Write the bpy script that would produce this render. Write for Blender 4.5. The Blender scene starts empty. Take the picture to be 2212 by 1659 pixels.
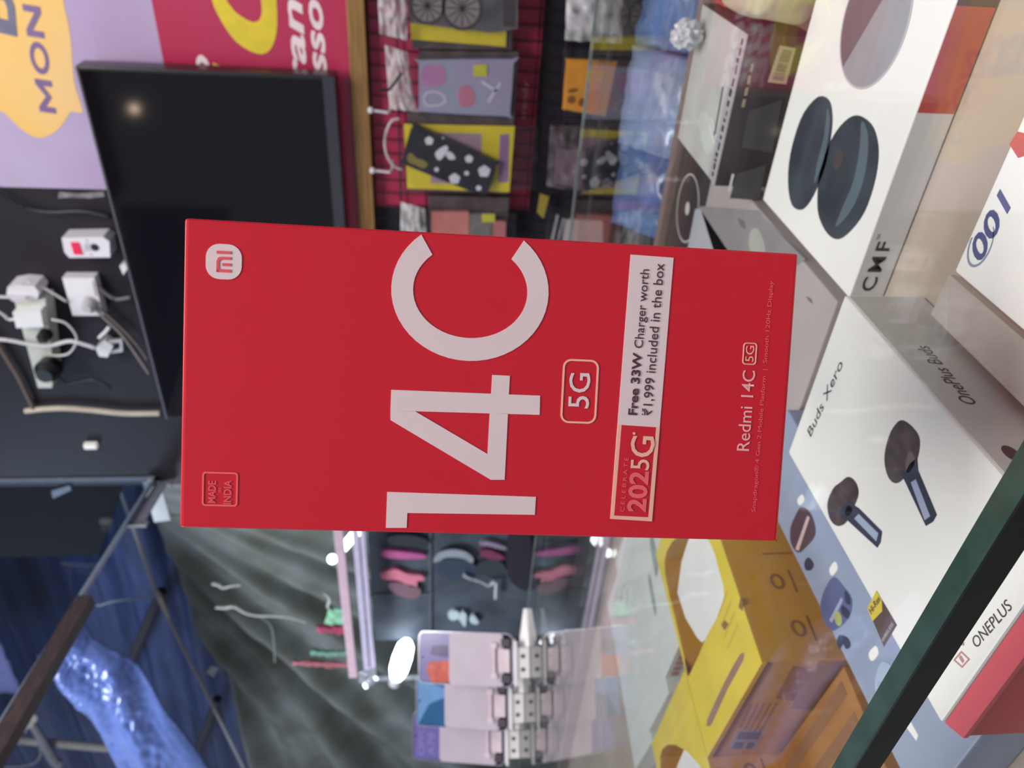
import bpy, bmesh, math, random
from mathutils import Vector, Matrix, noise
SC = bpy.context.scene
COL = SC.collection
rnd = random.Random(7)
PI = math.pi

# ------------------------------------------------------------ camera
YAW, PITCH = math.radians(36.0), math.radians(5.95)
EYE = Vector((0, 0, 1.145))
fwd = Vector((-math.sin(YAW), math.cos(YAW), 0))
rgt = Vector((math.cos(YAW), math.sin(YAW), 0))
look = fwd * math.cos(PITCH) - Vector((0, 0, 1)) * math.sin(PITCH)
upv = Vector((0, 0, 1)) * math.cos(PITCH) + fwd * math.sin(PITCH)
cd = bpy.data.cameras.new('camera')
cam = bpy.data.objects.new('camera', cd); COL.objects.link(cam)
# the phone was held on its side: the picture's right is the room's down
m = Matrix.Identity(4)
for i in range(3):
    m[i][0], m[i][1], m[i][2], m[i][3] = -upv[i], rgt[i], -look[i], EYE[i]
cam.matrix_world = m
cd.sensor_fit = 'HORIZONTAL'; cd.sensor_width = 36.0; cd.lens = 36.0 * 1661.0 / 2212.0
cd.clip_start = 0.01; cd.clip_end = 60
cd.dof.use_dof = True; cd.dof.focus_distance = 0.235; cd.dof.aperture_fstop = 18.0
SC.camera = cam

# ------------------------------------------------------------ world, lights, exposure
w = bpy.data.worlds.new('shop_air'); SC.world = w; w.use_nodes = True
bg = w.node_tree.nodes['Background']
bg.inputs[0].default_value = (0.80, 0.86, 1.0, 1); bg.inputs[1].default_value = 0.40
def area(name, loc, size, energy, col, target):
    l = bpy.data.lights.new(name, 'AREA'); l.shape = 'RECTANGLE'; l.size, l.size_y = size
    l.energy = energy; l.color = col
    o = bpy.data.objects.new(name, l); COL.objects.link(o); o.location = loc
    o.rotation_euler = (Vector(target) - Vector(loc)).to_track_quat('-Z', 'Y').to_euler()
    return o
area('ceiling_panel_light', (0.25, -0.25, 2.62), (1.2, 0.6), 38, (1.0, 0.97, 0.93), (-0.1, 0.3, 0))
area('ceiling_panel_light', (-0.1, 0.75, 2.62), (0.9, 0.3), 6, (1.0, 0.93, 0.9), (-0.2, 1.2, 1.2))
area('tarp_fill_light', (-2.4, 0.3, 2.62), (1.0, 0.6), 44, (0.86, 0.93, 1.0), (-2.2, 1.6, 1.2))  # added lamp with no fitting there, brightens the tarpaulins and their folds
vs = SC.view_settings
vs.view_transform = 'Standard'; vs.look = 'None'; vs.gamma = 1.0; vs.exposure = 0.0
vs.use_curve_mapping = False

# ------------------------------------------------------------ materials
def lin(c):
    c = c / 255.0
    return c / 12.92 if c <= 0.04045 else ((c + 0.055) / 1.055) ** 2.4
def rgb(c): return (lin(c[0]), lin(c[1]), lin(c[2]), 1)
MATS = {}
def mat(name, col, rough=0.5, spec=0.5, metal=0.0, var=0.06, scale=40.0, bump=0.0, emit=None, es=1.0, coat=0.0, col2=None, stretch=None):
    if name in MATS: return MATS[name]
    M = bpy.data.materials.new(name); M.use_nodes = True
    nt = M.node_tree; p = nt.nodes['Principled BSDF']
    c = rgb(col); d = rgb(col2) if col2 else tuple(max(0, v * (1 - var * 2)) for v in c[:3]) + (1,)
    tc = nt.nodes.new('ShaderNodeTexCoord'); src = tc.outputs['Object']
    if stretch:
        mp = nt.nodes.new('ShaderNodeMapping'); mp.inputs['Scale'].default_value = stretch
        nt.links.new(src, mp.inputs[0]); src = mp.outputs[0]
    nz = nt.nodes.new('ShaderNodeTexNoise'); nz.inputs['Scale'].default_value = scale; nz.inputs['Detail'].default_value = 3
    nt.links.new(src, nz.inputs['Vector'])
    rp = nt.nodes.new('ShaderNodeValToRGB')
    rp.color_ramp.elements[0].position = 0.35; rp.color_ramp.elements[1].position = 0.65
    rp.color_ramp.elements[0].color = d; rp.color_ramp.elements[1].color = c
    nt.links.new(nz.outputs['Fac'], rp.inputs[0]); nt.links.new(rp.outputs[0], p.inputs['Base Color'])
    p.inputs['Roughness'].default_value = rough; p.inputs['Specular IOR Level'].default_value = spec
    p.inputs['Metallic'].default_value = metal; p.inputs['Coat Weight'].default_value = coat
    if bump:
        b = nt.nodes.new('ShaderNodeBump'); b.inputs['Strength'].default_value = bump; b.inputs['Distance'].default_value = 0.004
        nt.links.new(nz.outputs['Fac'], b.inputs['Height']); nt.links.new(b.outputs[0], p.inputs['Normal'])
    if emit:
        p.inputs['Emission Color'].default_value = rgb(emit); p.inputs['Emission Strength'].default_value = es
    MATS[name] = M
    return M
def glass(name, tint, ior=1.5, rough=0.02, haze=0.0, hcol=(210, 210, 215), scale=30, bump=0.0):
    """thin clear sheet: see-through, reflecting by Fresnel, with an optional milky or crinkled share"""
    if name in MATS: return MATS[name]
    M = bpy.data.materials.new(name); M.use_nodes = True
    nt = M.node_tree; nt.nodes.remove(nt.nodes['Principled BSDF']); out = nt.nodes['Material Output']
    tr = nt.nodes.new('ShaderNodeBsdfTransparent'); tr.inputs[0].default_value = rgb(tint)
    gl = nt.nodes.new('ShaderNodeBsdfGlossy'); gl.inputs['Roughness'].default_value = rough
    fr = nt.nodes.new('ShaderNodeFresnel'); fr.inputs['IOR'].default_value = ior
    gm = nt.nodes.new('ShaderNodeNewGeometry'); ir = nt.nodes.new('ShaderNodeMapRange')      # same reflectance from either side of the thin sheet
    ir.inputs[3].default_value = ior; ir.inputs[4].default_value = 1.0 / ior
    nt.links.new(gm.outputs['Backfacing'], ir.inputs[0]); nt.links.new(ir.outputs[0], fr.inputs['IOR'])
    mx = nt.nodes.new('ShaderNodeMixShader')
    nz = nt.nodes.new('ShaderNodeTexNoise'); nz.inputs['Scale'].default_value = scale; nz.inputs['Detail'].default_value = 4
    tc = nt.nodes.new('ShaderNodeTexCoord'); nt.links.new(tc.outputs['Object'], nz.inputs['Vector'])
    if bump:
        b = nt.nodes.new('ShaderNodeBump'); b.inputs['Strength'].default_value = bump; b.inputs['Distance'].default_value = 0.006
        nt.links.new(nz.outputs['Fac'], b.inputs['Height'])
        nt.links.new(b.outputs[0], gl.inputs['Normal']); nt.links.new(b.outputs[0], fr.inputs['Normal'])
    nt.links.new(fr.outputs[0], mx.inputs[0]); nt.links.new(tr.outputs[0], mx.inputs[1]); nt.links.new(gl.outputs[0], mx.inputs[2])
    last = mx
    if haze:
        df = nt.nodes.new('ShaderNodeBsdfDiffuse'); df.inputs[0].default_value = rgb(hcol)
        mr = nt.nodes.new('ShaderNodeMapRange'); mr.inputs[1].default_value = 0.35; mr.inputs[2].default_value = 0.7
        mr.inputs[3].default_value = haze * 0.45; mr.inputs[4].default_value = haze
        nt.links.new(nz.outputs['Fac'], mr.inputs[0])
        m2 = nt.nodes.new('ShaderNodeMixShader')
        nt.links.new(mr.outputs[0], m2.inputs[0]); nt.links.new(mx.outputs[0], m2.inputs[1]); nt.links.new(df.outputs[0], m2.inputs[2])
        last = m2
    nt.links.new(last.outputs[0], out.inputs[0])
    MATS[name] = M
    return M
def wood(name, c1, c2, scale=(2, 40, 40), rough=0.5):
    return mat(name, c1, rough=rough, col2=c2, scale=6, stretch=scale)

# ------------------------------------------------------------ geometry helpers
class Fr:                                     # a plane in the room: origin, right, up, outward normal
    def __init__(s, o, u, v):
        s.o, s.u, s.v = Vector(o), Vector(u).normalized(), Vector(v).normalized(); s.n = s.u.cross(s.v)
    def p(s, a, b, c=0.0): return s.o + s.u * a + s.v * b + s.n * c
def top(z): return Fr((0, 0, z), (1, 0, 0), (0, 1, 0))          # seen from above, coordinates (x, y)
def front(y): return Fr((0, y, 0), (1, 0, 0), (0, 0, 1))        # facing the shopper, coordinates (x, z)
def side(x): return Fr((x, 0, 0), (0, 1, 0), (0, 0, 1))         # facing +x, coordinates (y, z)
def ellipse(cx, cy, a, b, n=28, rot=0.0, t0=0.0, t1=2 * PI):
    r = []; full = abs(t1 - t0 - 2 * PI) < 1e-6
    for i in range(n if full else n + 1):
        t = t0 + (t1 - t0) * i / n; x, y = a * math.cos(t), b * math.sin(t)
        r.append((cx + x * math.cos(rot) - y * math.sin(rot), cy + x * math.sin(rot) + y * math.cos(rot)))
    return r
def rrect(cx, cy, w, h, r, n=5, rot=0.0):
    pts = []
    for (sx, sy, a0) in ((1, 1, 0), (-1, 1, PI / 2), (-1, -1, PI), (1, -1, 1.5 * PI)):
        for i in range(n + 1):
            a = a0 + PI / 2 * i / n
            pts.append((sx * (w / 2 - r) + r * math.cos(a), sy * (h / 2 - r) + r * math.sin(a)))
    c, s = math.cos(rot), math.sin(rot)
    return [(cx + x * c - y * s, cy + x * s + y * c) for x, y in pts]
def smooth_loop(pts, n=4):
    out = []; k = len(pts)
    for i in range(k):
        p0, p1, p2, p3 = (Vector(pts[(i + j - 1) % k]) for j in range(4))
        for j in range(n):
            t = j / n
            q = 0.5 * ((2 * p1) + (p2 - p0) * t + (2 * p0 - 5 * p1 + 4 * p2 - p3) * t * t + (3 * p1 - p0 - 3 * p2 + p3) * t ** 3)
            out.append(tuple(q))
    return out
def smooth_path(pts, n=5):
    P = [Vector(p) for p in pts]; P = [2 * P[0] - P[1]] + P + [2 * P[-1] - P[-2]]; out = []
    for i in range(1, len(P) - 2):
        p0, p1, p2, p3 = P[i - 1:i + 3]
        for j in range(n):
            t = j / n
            out.append(0.5 * ((2 * p1) + (p2 - p0) * t + (2 * p0 - 5 * p1 + 4 * p2 - p3) * t * t + (3 * p1 - p0 - 3 * p2 + p3) * t ** 3))
    out.append(P[-2]); return out
class MB:
    def __init__(s): s.bm = bmesh.new()
    def loft(s, a, b, cap=True):
        bm = s.bm; A = [bm.verts.new(p) for p in a]; B = [bm.verts.new(p) for p in b]; n = len(A)
        for i in range(n): bm.faces.new((A[i], A[(i + 1) % n], B[(i + 1) % n], B[i]))
        if cap: bm.faces.new(A[::-1]); bm.faces.new(B)
        return s
    def prism(s, F, pts, a, b):
        ar = sum(pts[i][0] * pts[(i + 1) % len(pts)][1] - pts[(i + 1) % len(pts)][0] * pts[i][1] for i in range(len(pts)))
        if ar < 0: pts = list(pts)[::-1]
        return s.loft([F.p(x, y, a) for x, y in pts], [F.p(x, y, b) for x, y in pts])
    def rect(s, F, x0, y0, x1, y1, a, b): return s.prism(F, [(x0, y0), (x1, y0), (x1, y1), (x0, y1)], a, b)
    def box(s, x0, x1, y0, y1, z0, z1, bev=0.0, seg=2):
        t = bmesh.new(); bmesh.ops.create_cube(t, size=1.0)
        bmesh.ops.scale(t, vec=(x1 - x0, y1 - y0, z1 - z0), verts=t.verts)
        if bev: bmesh.ops.bevel(t, geom=t.edges[:] + t.verts[:], offset=bev, segments=seg, profile=0.6, affect='EDGES')
        bmesh.ops.translate(t, vec=((x0 + x1) / 2, (y0 + y1) / 2, (z0 + z1) / 2), verts=t.verts)
        return s.add(t)
    def obox(s, F, w, h, a, b, bev=0.0, cx=0.0, cy=0.0, seg=2):
        t = bmesh.new(); bmesh.ops.create_cube(t, size=1.0)
        bmesh.ops.scale(t, vec=(w, h, b - a), verts=t.verts)
        if bev: bmesh.ops.bevel(t, geom=t.edges[:] + t.verts[:], offset=bev, segments=seg, profile=0.6, affect='EDGES')
        for v in t.verts: v.co = F.p(v.co.x + cx, v.co.y + cy, v.co.z + (a + b) / 2)
        return s.add(t)
    def add(s, t):
        me = bpy.data.meshes.new('t'); t.to_mesh(me); t.free(); s.bm.from_mesh(me); bpy.data.meshes.remove(me); return s
    def ring(s, F, outer, inner, a, b):
        bm = s.bm; n = len(outer); V = [[bm.verts.new(F.p(x, y, c)) for x, y in L] for L in (outer, inner) for c in (a, b)]
        oa, ob, ia, ib = V
        for i in range(n):
            j = (i + 1) % n
            bm.faces.new((ob[i], ob[j], ib[j], ib[i])); bm.faces.new((oa[j], oa[i], ia[i], ia[j]))
            bm.faces.new((oa[i], oa[j], ob[j], ob[i])); bm.faces.new((ia[j], ia[i], ib[i], ib[j]))
        return s
    def holed(s, F, outer, inner, a, b):
        bm = s.bm
        for c in (a, b):
            es = []
            for L in (outer, inner):
                vs_ = [bm.verts.new(F.p(x, y, c)) for x, y in L]
                es += [bm.edges.new((vs_[i], vs_[(i + 1) % len(vs_)])) for i in range(len(vs_))]
            bmesh.ops.triangle_fill(bm, edges=es, use_beauty=True, use_dissolve=False)
        for L in (outer, inner):
            A = [bm.verts.new(F.p(x, y, a)) for x, y in L]; B = [bm.verts.new(F.p(x, y, b)) for x, y in L]
            for i in range(len(L)): bm.faces.new((A[i], A[(i + 1) % len(L)], B[(i + 1) % len(L)], B[i]))
        return s
    def tube(s, pts, r, n=8, r1=None):
        P = [Vector(p) for p in pts]; bm = s.bm; rings = []
        ref = Vector((0.31, 0.2, 0.93))
        for i, p in enumerate(P):
            d = (P[min(i + 1, len(P) - 1)] - P[max(i - 1, 0)]).normalized()
            if abs(d.dot(ref)) > 0.97: ref = Vector((0.9, -0.3, 0.2))
            a = d.cross(ref).normalized(); b = d.cross(a)
            q = r if r1 is None else r + (r1 - r) * i / (len(P) - 1)
            rings.append([bm.verts.new(p + (a * math.cos(2 * PI * k / n) + b * math.sin(2 * PI * k / n)) * q) for k in range(n)])
        for A, B in zip(rings, rings[1:]):
            for k in range(n): bm.faces.new((A[k], A[(k + 1) % n], B[(k + 1) % n], B[k]))
        bm.faces.new(rings[0][::-1]); bm.faces.new(rings[-1]); return s
    def lathe(s, o, ax, prof, n=20):
        o = Vector(o); ax = Vector(ax).normalized(); a = ax.orthogonal().normalized(); b = ax.cross(a); bm = s.bm; R_ = []
        for (t, r) in prof:
            R_.append([bm.verts.new(o + ax * t + (a * math.cos(2 * PI * k / n) + b * math.sin(2 * PI * k / n)) * max(r, 1e-5)) for k in range(n)])
        for A, B in zip(R_, R_[1:]):
            for k in range(n): bm.faces.new((A[k], A[(k + 1) % n], B[(k + 1) % n], B[k]))
        bm.faces.new(R_[0][::-1]); bm.faces.new(R_[-1]); return s
    def sheet(s, f, nu, nv, th=0.0):
        bm = s.bm; g = [[bm.verts.new(f(i / nu, j / nv)) for j in range(nv + 1)] for i in range(nu + 1)]
        fs = [bm.faces.new((g[i][j], g[i + 1][j], g[i + 1][j + 1], g[i][j + 1])) for i in range(nu) for j in range(nv)]
        if th: bmesh.ops.recalc_face_normals(bm, faces=fs); bmesh.ops.solidify(bm, geom=fs, thickness=th)
        return s
    def build(s, name, m, parent=None, smooth=False, recalc=True):
        if recalc: bmesh.ops.recalc_face_normals(s.bm, faces=s.bm.faces[:])
        me = bpy.data.meshes.new(name); s.bm.to_mesh(me); s.bm.free()
        if smooth: me.polygons.foreach_set('use_smooth', [True] * len(me.polygons))
        me.materials.append(m)
        return link(name, me, parent)
def link(name, me, parent=None):
    o = bpy.data.objects.new(name, me); COL.objects.link(o)
    if parent is not None:
        o.parent = parent; o.matrix_parent_inverse = Matrix.Translation(-Vector(parent.get('_at', (0, 0, 0))))
    return o
def thing(name, label, cat, loc, group=None):
    o = bpy.data.objects.new(name, None); COL.objects.link(o); o.location = loc; o.empty_display_size = 0.02
    o['_at'] = [float(c) for c in loc]; o['label'] = label; o['category'] = cat
    if group: o['group'] = group
    return o
def tag(o, label, cat, group=None):
    o['label'] = label; o['category'] = cat
    if group: o['group'] = group
    return o
def struct(o): o['kind'] = 'structure'; return o
def copy_tree(src, delta, label, children_at=None):
    r = src.copy(); COL.objects.link(r); r.location = src.location + Vector(delta); r['label'] = label
    for ch in list(src.children):
        c = ch.copy(); COL.objects.link(c); c.parent = r; c.matrix_parent_inverse = ch.matrix_parent_inverse.copy()
        for g in ch.children:
            d = g.copy(); COL.objects.link(d); d.parent = c
    return r
def text(F, s, x, y, wd, ht, m, parent, ang=0.0, shear=0.0, bold=0.0, lift=0.0002, name='printed_text', space=1.0):
    """flat print: the words s fitted to a box wd x ht whose lower corner is (x, y) on the face F"""
    cu = bpy.data.curves.new('t', 'FONT'); cu.body = s; cu.size = 1.0; cu.shear = shear; cu.offset = bold
    cu.space_character = space; cu.resolution_u = 3
    o = bpy.data.objects.new('t', cu); COL.objects.link(o)
    me = bpy.data.meshes.new_from_object(o.evaluated_get(bpy.context.evaluated_depsgraph_get()))
    bpy.data.objects.remove(o); bpy.data.curves.remove(cu)
    xs = [v.co.x for v in me.vertices]; ys = [v.co.y for v in me.vertices]
    x0, x1, y0, y1 = min(xs), max(xs), min(ys), max(ys); c, sn = math.cos(ang), math.sin(ang)
    for v in me.vertices:
        a = (v.co.x - x0) / (x1 - x0) * wd; b = (v.co.y - y0) / (y1 - y0) * ht
        v.co = F.p(x + a * c - b * sn, y + a * sn + b * c, lift)
    me.name = name; me.materials.clear(); me.materials.append(m)
    return link(name, me, parent)
def flat(name, F, pts, m, parent, a=0.0, b=0.0002): return MB().prism(F, pts, a, b).build(name, m, parent)  # traced point lists below were precomputed from image pixels cast onto planes
def text2(F, s, p0, p1, ht, m, parent, **k):
    """print along the baseline p0 -> p1"""
    dx, dy = p1[0] - p0[0], p1[1] - p0[1]
    return text(F, s, p0[0], p0[1], math.hypot(dx, dy), ht, m, parent, ang=math.atan2(dy, dx), **k)

# ------------------------------------------------------------ the setting
m_floor = mat('floor_tile', (120, 112, 105), rough=0.4, scale=8)
m_black = mat('black_laminate', (44, 40, 47), rough=0.5, spec=0.22, scale=5, var=0.1)
m_ceil = mat('ceiling_paint', (150, 150, 150), rough=0.8)
struct(MB().box(-5.0, 1.6, -1.6, 3.2, -0.05, 0).build('floor', m_floor))
struct(MB().box(-1.125, 1.3, 1.2, 1.3, 0.0, 2.7).build('wall_back', m_black))
struct(MB().box(-1.6, 1.3, -1.6, 1.3, 2.7, 2.76).build('ceiling', m_ceil))
struct(MB().box(-1.0, 0.6, 1.176, 1.2, 1.2375, 1.2625, 0.002).build('trim_1', wood('batten_wood', (150, 112, 62), (122, 88, 46), (3, 60, 60))))

# ------------------------------------------------------------ the glass counter
m_glass = glass('counter_glass', (253, 254, 253), ior=1.5, rough=0.012)
m_edge = mat('glass_edge_green', (46, 68, 60), rough=0.25, scale=60, var=0.15)
m_edged = mat('glass_edge_shaded', (20, 27, 26), rough=0.3, scale=60, var=0.15)  # same edge, darker: shade on its front face put into the colour
m_shelf = mat('shelf_laminate', (186, 172, 160), rough=0.45, scale=9, col2=(170, 154, 142))
m_rail = mat('rail_mauve', (142, 124, 122), rough=0.6)
m_dark = mat('cabinet_dark', (62, 58, 60), rough=0.6)
ctr = thing('glass_counter', 'glass shop counter with dark green polished edge and boxes inside', 'counter', (-0.8, 0.43, 0.0))
MB().box(-2.4, 0.5, 0.134, 0.745, 0.9905, 1.0).build('glass_top', m_glass, ctr)
MB().box(-2.4, 0.5, 0.1262, 0.134, 0.9903, 1.0003, 0.0006, 1).build('glass_edge', m_edge, ctr)
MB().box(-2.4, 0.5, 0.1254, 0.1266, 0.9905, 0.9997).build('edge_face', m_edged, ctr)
MB().box(-2.4, 0.5, 0.7452, 0.7475, 0.9972, 0.9998).build('rear_edge', mat('glass_edge_pale', (122, 136, 134), rough=.25), ctr)
MB().box(-2.4, 0.5, 0.128, 0.132, 0.62, 0.9902).build('front_pane', m_glass, ctr)
MB().box(-2.4, 0.5, 0.126, 0.70, 0.885, 0.90).build('shelf', m_shelf, ctr)
MB().box(-2.4, 0.5, 0.70, 0.712, 0.80, 0.918, 0.002).build('rear_rail', m_rail, ctr)
MB().box(-2.4, 0.5, 0.13, 0.74, 0.0, 0.62).build('plinth', m_dark, ctr)
for x in (-2.39, 0.45):
    MB().box(x, x + 0.03, 0.69, 0.72, 0.62, 0.988).build('post', m_dark, ctr)
MB().box(-2.4, 0.5, 0.126, 0.134, 0.60, 0.63).build('bottom_rail', m_dark, ctr)

# ------------------------------------------------------------ the red phone box in front of the lens
m_red = mat('red_card', (204, 27, 45), rough=0.36, spec=0.4, var=0.01, scale=200)
m_white = mat('box_print_white', (226, 202, 204), rough=0.5, var=0.01)
m_soft = mat('box_print_blush', (238, 172, 172), rough=0.5, var=0.01)
m_cream = mat('box_print_cream', (240, 178, 160), rough=0.5, var=0.01)
m_pink = mat('box_print_pink', (238, 98, 106), rough=0.5, var=0.01)
m_pinkd = mat('box_print_rose', (226, 84, 94), rough=0.5, var=0.01)
m_plum = mat('box_print_plum', (84, 46, 62), rough=0.5, var=0.01)
FB = Fr((-0.12858, 0.17519, 1.12698), (0.85109, 0.52352, -0.0396), (0.02526, 0.03449, 0.99909))
pb = thing('phone_box', 'red upright phone box with large pale 14C print, held above the glass counter on an added prop', 'box', (-0.152, 0.213, 1.0))
body = MB().obox(FB, 0.085, 0.17215, -0.045, 0, 0.0011, seg=3).build('carton', m_red, pb)
def mm(*pts): return [(x / 1000.0, y / 1000.0) for x, y in pts]
flat('numeral_one', FB, mm((-41.1, 29.4), (-30.75, 29.4), (-31.0, -13.0), (-36.25, -12.95), (-36.65, 23.5), (-40.95, 23.55)), m_white, pb)
b = MB()
b.prism(FB, mm((-7.6, 29.3), (-1.75, 29.3), (-1.75, -12.75), (-7.25, -12.9)), 0, .0002)
b.prism(FB, mm((-10.3, 29.2), (-7.6, 29.3), (-7.58, 22.4), (-19.0, 1.5), (-26.4, 0.24)), 0, .0002)
b.prism(FB, mm((-26.4, 0.24), (-26.3, -3.75), (-7.22, -3.8), (-7.35, 1.4), (-19.0, 1.5)), 0, .0002)
b.prism(FB, mm((-1.75, -3.8), (3.55, -3.85), (3.6, 1.2), (-1.75, 1.25)), 0, .0002)
b.build('numeral_four', m_white, pb)
def arcpts(a, bb, t0, t1, n=40, cx=26.8, cy=8.3): return [(cx + a * math.cos(t0 + (t1 - t0) * i / n), cy + bb * math.sin(t0 + (t1 - t0) * i / n)) for i in range(n + 1)]
o_ = arcpts(19.55, 22.0, math.radians(40.5), math.radians(319.5)); i_ = arcpts(13.1, 16.0, math.radians(316.5), math.radians(43.5))
b = MB()
for k in range(40):
    b.prism(FB, mm(o_[k], o_[k + 1], i_[39 - k], i_[40 - k]), 0, .0002)
b.build('letter_c', m_white, pb)
lg = MB().prism(FB, rrect(.0313, .0755, .0095, .0095, .0036, 6), 0, .0002).build('logo_badge', m_white, pb)
b = MB(); L = lambda x0, y0, x1, y1: b.rect(FB, .0313 + x0 / 1000, .0755 + y0 / 1000, .0313 + x1 / 1000, .0755 + y1 / 1000, .0002, .0004)
L(-2.85, -1.9, -2.05, 1.9); L(-2.85, 1.2, 0.1, 1.9); L(0.55, -1.9, 1.3, 0.6); L(-1.15, -1.9, -.4, .35); L(2.1, -1.9, 2.85, 1.9)
b.prism(FB, [(.0313 + x / 1000, .0755 + y / 1000) for x, y in ((0.1, 1.9), (0.1, 1.2), (0.55, 0.6), (1.3, 0.6), (1.05, 1.5))], .0002, .0004)
b.build('logo_letters', m_pinkd, lg)
MB().ring(FB, rrect(-.0313, .0753, .0096, .0096, .0009), rrect(-.0313, .0753, .0087, .0087, .0006), 0, .0002).build('origin_frame', m_pink, pb)
text(FB, 'MADE', -.0352, .0764, .0062, .0021, m_pinkd, pb, bold=.02)
text(FB, 'IN', -.0321, .0749, .0011, .0008, m_pinkd, pb)
text(FB, 'INDIA', -.0355, .0722, .0068, .0021, m_pinkd, pb, bold=.02)
MB().ring(FB, rrect(-.0001, -.0241, .0184, .0104, .0024), rrect(-.0001, -.0241, .0173, .0093, .0019), 0, .0002).build('badge_frame', m_cream, pb)
text(FB, '5G', -.0049, -.0270, .0101, .0061, m_white, pb, bold=.004)
st = flat('promo_strip', FB, mm((39.45, -36.6), (39.25, -49.1), (-37.3, -47.5), (-36.85, -35.1)), m_white, pb)
flat('promo_panel', FB, mm((-9.3, -36.8), (-9.6, -47.0), (-36.1, -46.3), (-35.85, -36.15)), m_red, st, .0002, .0003)
b = MB()
for q in (((-36.85, -35.1), (-9.3, -35.7), (-9.3, -36.8), (-35.85, -36.15)), ((-36.1, -46.3), (-9.6, -47.0), (-9.6, -48.1), (-37.3, -47.5)), ((-36.85, -35.1), (-35.85, -36.15), (-36.1, -46.3), (-37.3, -47.5))):
    b.prism(FB, mm(*q), .0002, .0003)
b.build('promo_border', m_cream, st)
A1 = math.radians(-1.3)
text(FB, 'Free 33W', -.0063, -.04115, .0180, .0027, m_plum, st, ang=A1, bold=.028, lift=.0004)
text(FB, 'Charger worth', .0130, -.04245, .0225, .0034, m_plum, st, ang=A1, bold=.006, lift=.0004)
text(FB, '\u20b91,999 included in the box', -.0063, -.0459, .0437, .0034, m_plum, st, ang=A1, bold=.006, lift=.0004)
text(FB, 'CELEBRATE', -.0346, -.0390, .0160, .0012, m_pink, st, ang=A1, lift=.0005, space=1.5)
text(FB, '202', -.0346, -.0455, .0120, .0058, m_pink, st, ang=A1, bold=.03, lift=.0005)
text(FB, '5', -.0222, -.0456, .0031, .0055, m_cream, st, ang=A1, bold=.006, lift=.0005)
text(FB, 'G', -.0185, -.0467, .0062, .0070, m_cream, st, ang=A1, bold=.01, lift=.0005)
flat('asterisk_dot', FB, ellipse(-.0116, -.0406, .0004, .0004, 10), m_cream, st, .0003, .0005)
text(FB, 'Redmi 14C', -.0156, -.0753, .0236, .0038, m_soft, pb, ang=math.radians(-.6), bold=.004)
MB().ring(FB, rrect(.0129, -.0735, .0064, .0041, .0009), rrect(.0129, -.0735, .0058, .0035, .0007), 0, .0002).build('badge_frame', m_cream, pb)
text(FB, '5G', .0106, -.0747, .0046, .0025, m_cream, pb)
text(FB, 'Snapdragon\u00ae 4 Gen 2 Mobile Platform  |  Smooth 120Hz Display', -.0337, -.0789, .0679, .0017, m_pink, pb, ang=math.radians(-.4))
# clear support added behind the box, hidden from the camera, to hold it up
m_acr = glass('clear_acrylic', (240, 244, 246), ior=1.2, rough=0.03)
back = Vector((-0.59, 0.807, 0))
foot = Vector((-0.205, 0.283, 1.0))
b = MB()
Fp = Fr(foot, (0.807, 0.59, 0), tuple(back))
b.obox(Fp, 0.036, 0.034, 0.0002, 0.0025, 0.0004, cy=0.012)
b.obox(Fr(foot + back * 0.004, (0.807, 0.59, 0), (0, 0, 1)), 0.007, 0.062, -0.002, 0.002, cy=0.0325)
b.tube([foot + Vector((0, 0, 0.061)) + back * 0.004, (-0.1545, 0.2155, 1.064)], 0.0028, 8)
b.build('added_prop', m_acr, pb)

# ------------------------------------------------------------ boxes under the glass
m_wht = mat('white_card', (242, 240, 238), rough=0.5, var=0.008, scale=20)
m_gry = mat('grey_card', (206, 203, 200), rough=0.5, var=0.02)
m_ink = mat('ink_charcoal', (52, 50, 54), rough=0.5)
m_bud = mat('ink_brown_black', (62, 50, 56), rough=0.45, col2=(88, 74, 78), scale=120)
m_budl = mat('ink_pale_blue', (166, 174, 206), rough=0.5)
m_navy = mat('ink_navy', (46, 52, 74), rough=0.5)
# 1. flat white earbud box with the red near end
T = top(.9417)
eb = thing('earbud_box', 'flat white box printed with two dark stem earbuds, its near end red', 'box', (-0.229, 0.235, 0.90))
MB().box(-.280, -.177, .154, .3185, .9004, .9417, .0012).build('carton', m_wht, eb)
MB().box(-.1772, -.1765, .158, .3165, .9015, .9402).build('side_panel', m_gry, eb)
m_redbox = mat('red_box_end', (200, 38, 58), rough=0.45, var=0.03)
m_redlip = mat('red_lip_lit', (226, 84, 100), rough=0.45, var=0.03)  # red of the end made paler: light on the upturned lip, as colour
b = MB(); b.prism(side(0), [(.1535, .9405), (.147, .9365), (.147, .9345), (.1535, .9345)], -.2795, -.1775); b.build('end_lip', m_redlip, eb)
MB().box(-.2795, -.1775, .1475, .154, .9006, .9346, .0008, 1).build('end_panel', m_redbox, eb)
text2(T, 'Buds Xero', *[(-0.2558,0.3031),(-0.2055,0.2991)], .0052, m_ink, eb)
S = side(-.1765)
text2(S, 'OnePlus Buds', *[(0.2288,0.9261),(0.2717,0.9239)], .0062, m_ink, eb, shear=.15)
def earbud(F, head, stem, light):
    h = flat('earbud_print', F, smooth_loop(head, 4), m_bud, eb, 0, .0002)
    flat('stem_print', F, stem, m_navy, h, .0001, .0003); flat('stem_light', F, light, m_budl, h, .0003, .0004)
    return h
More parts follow.
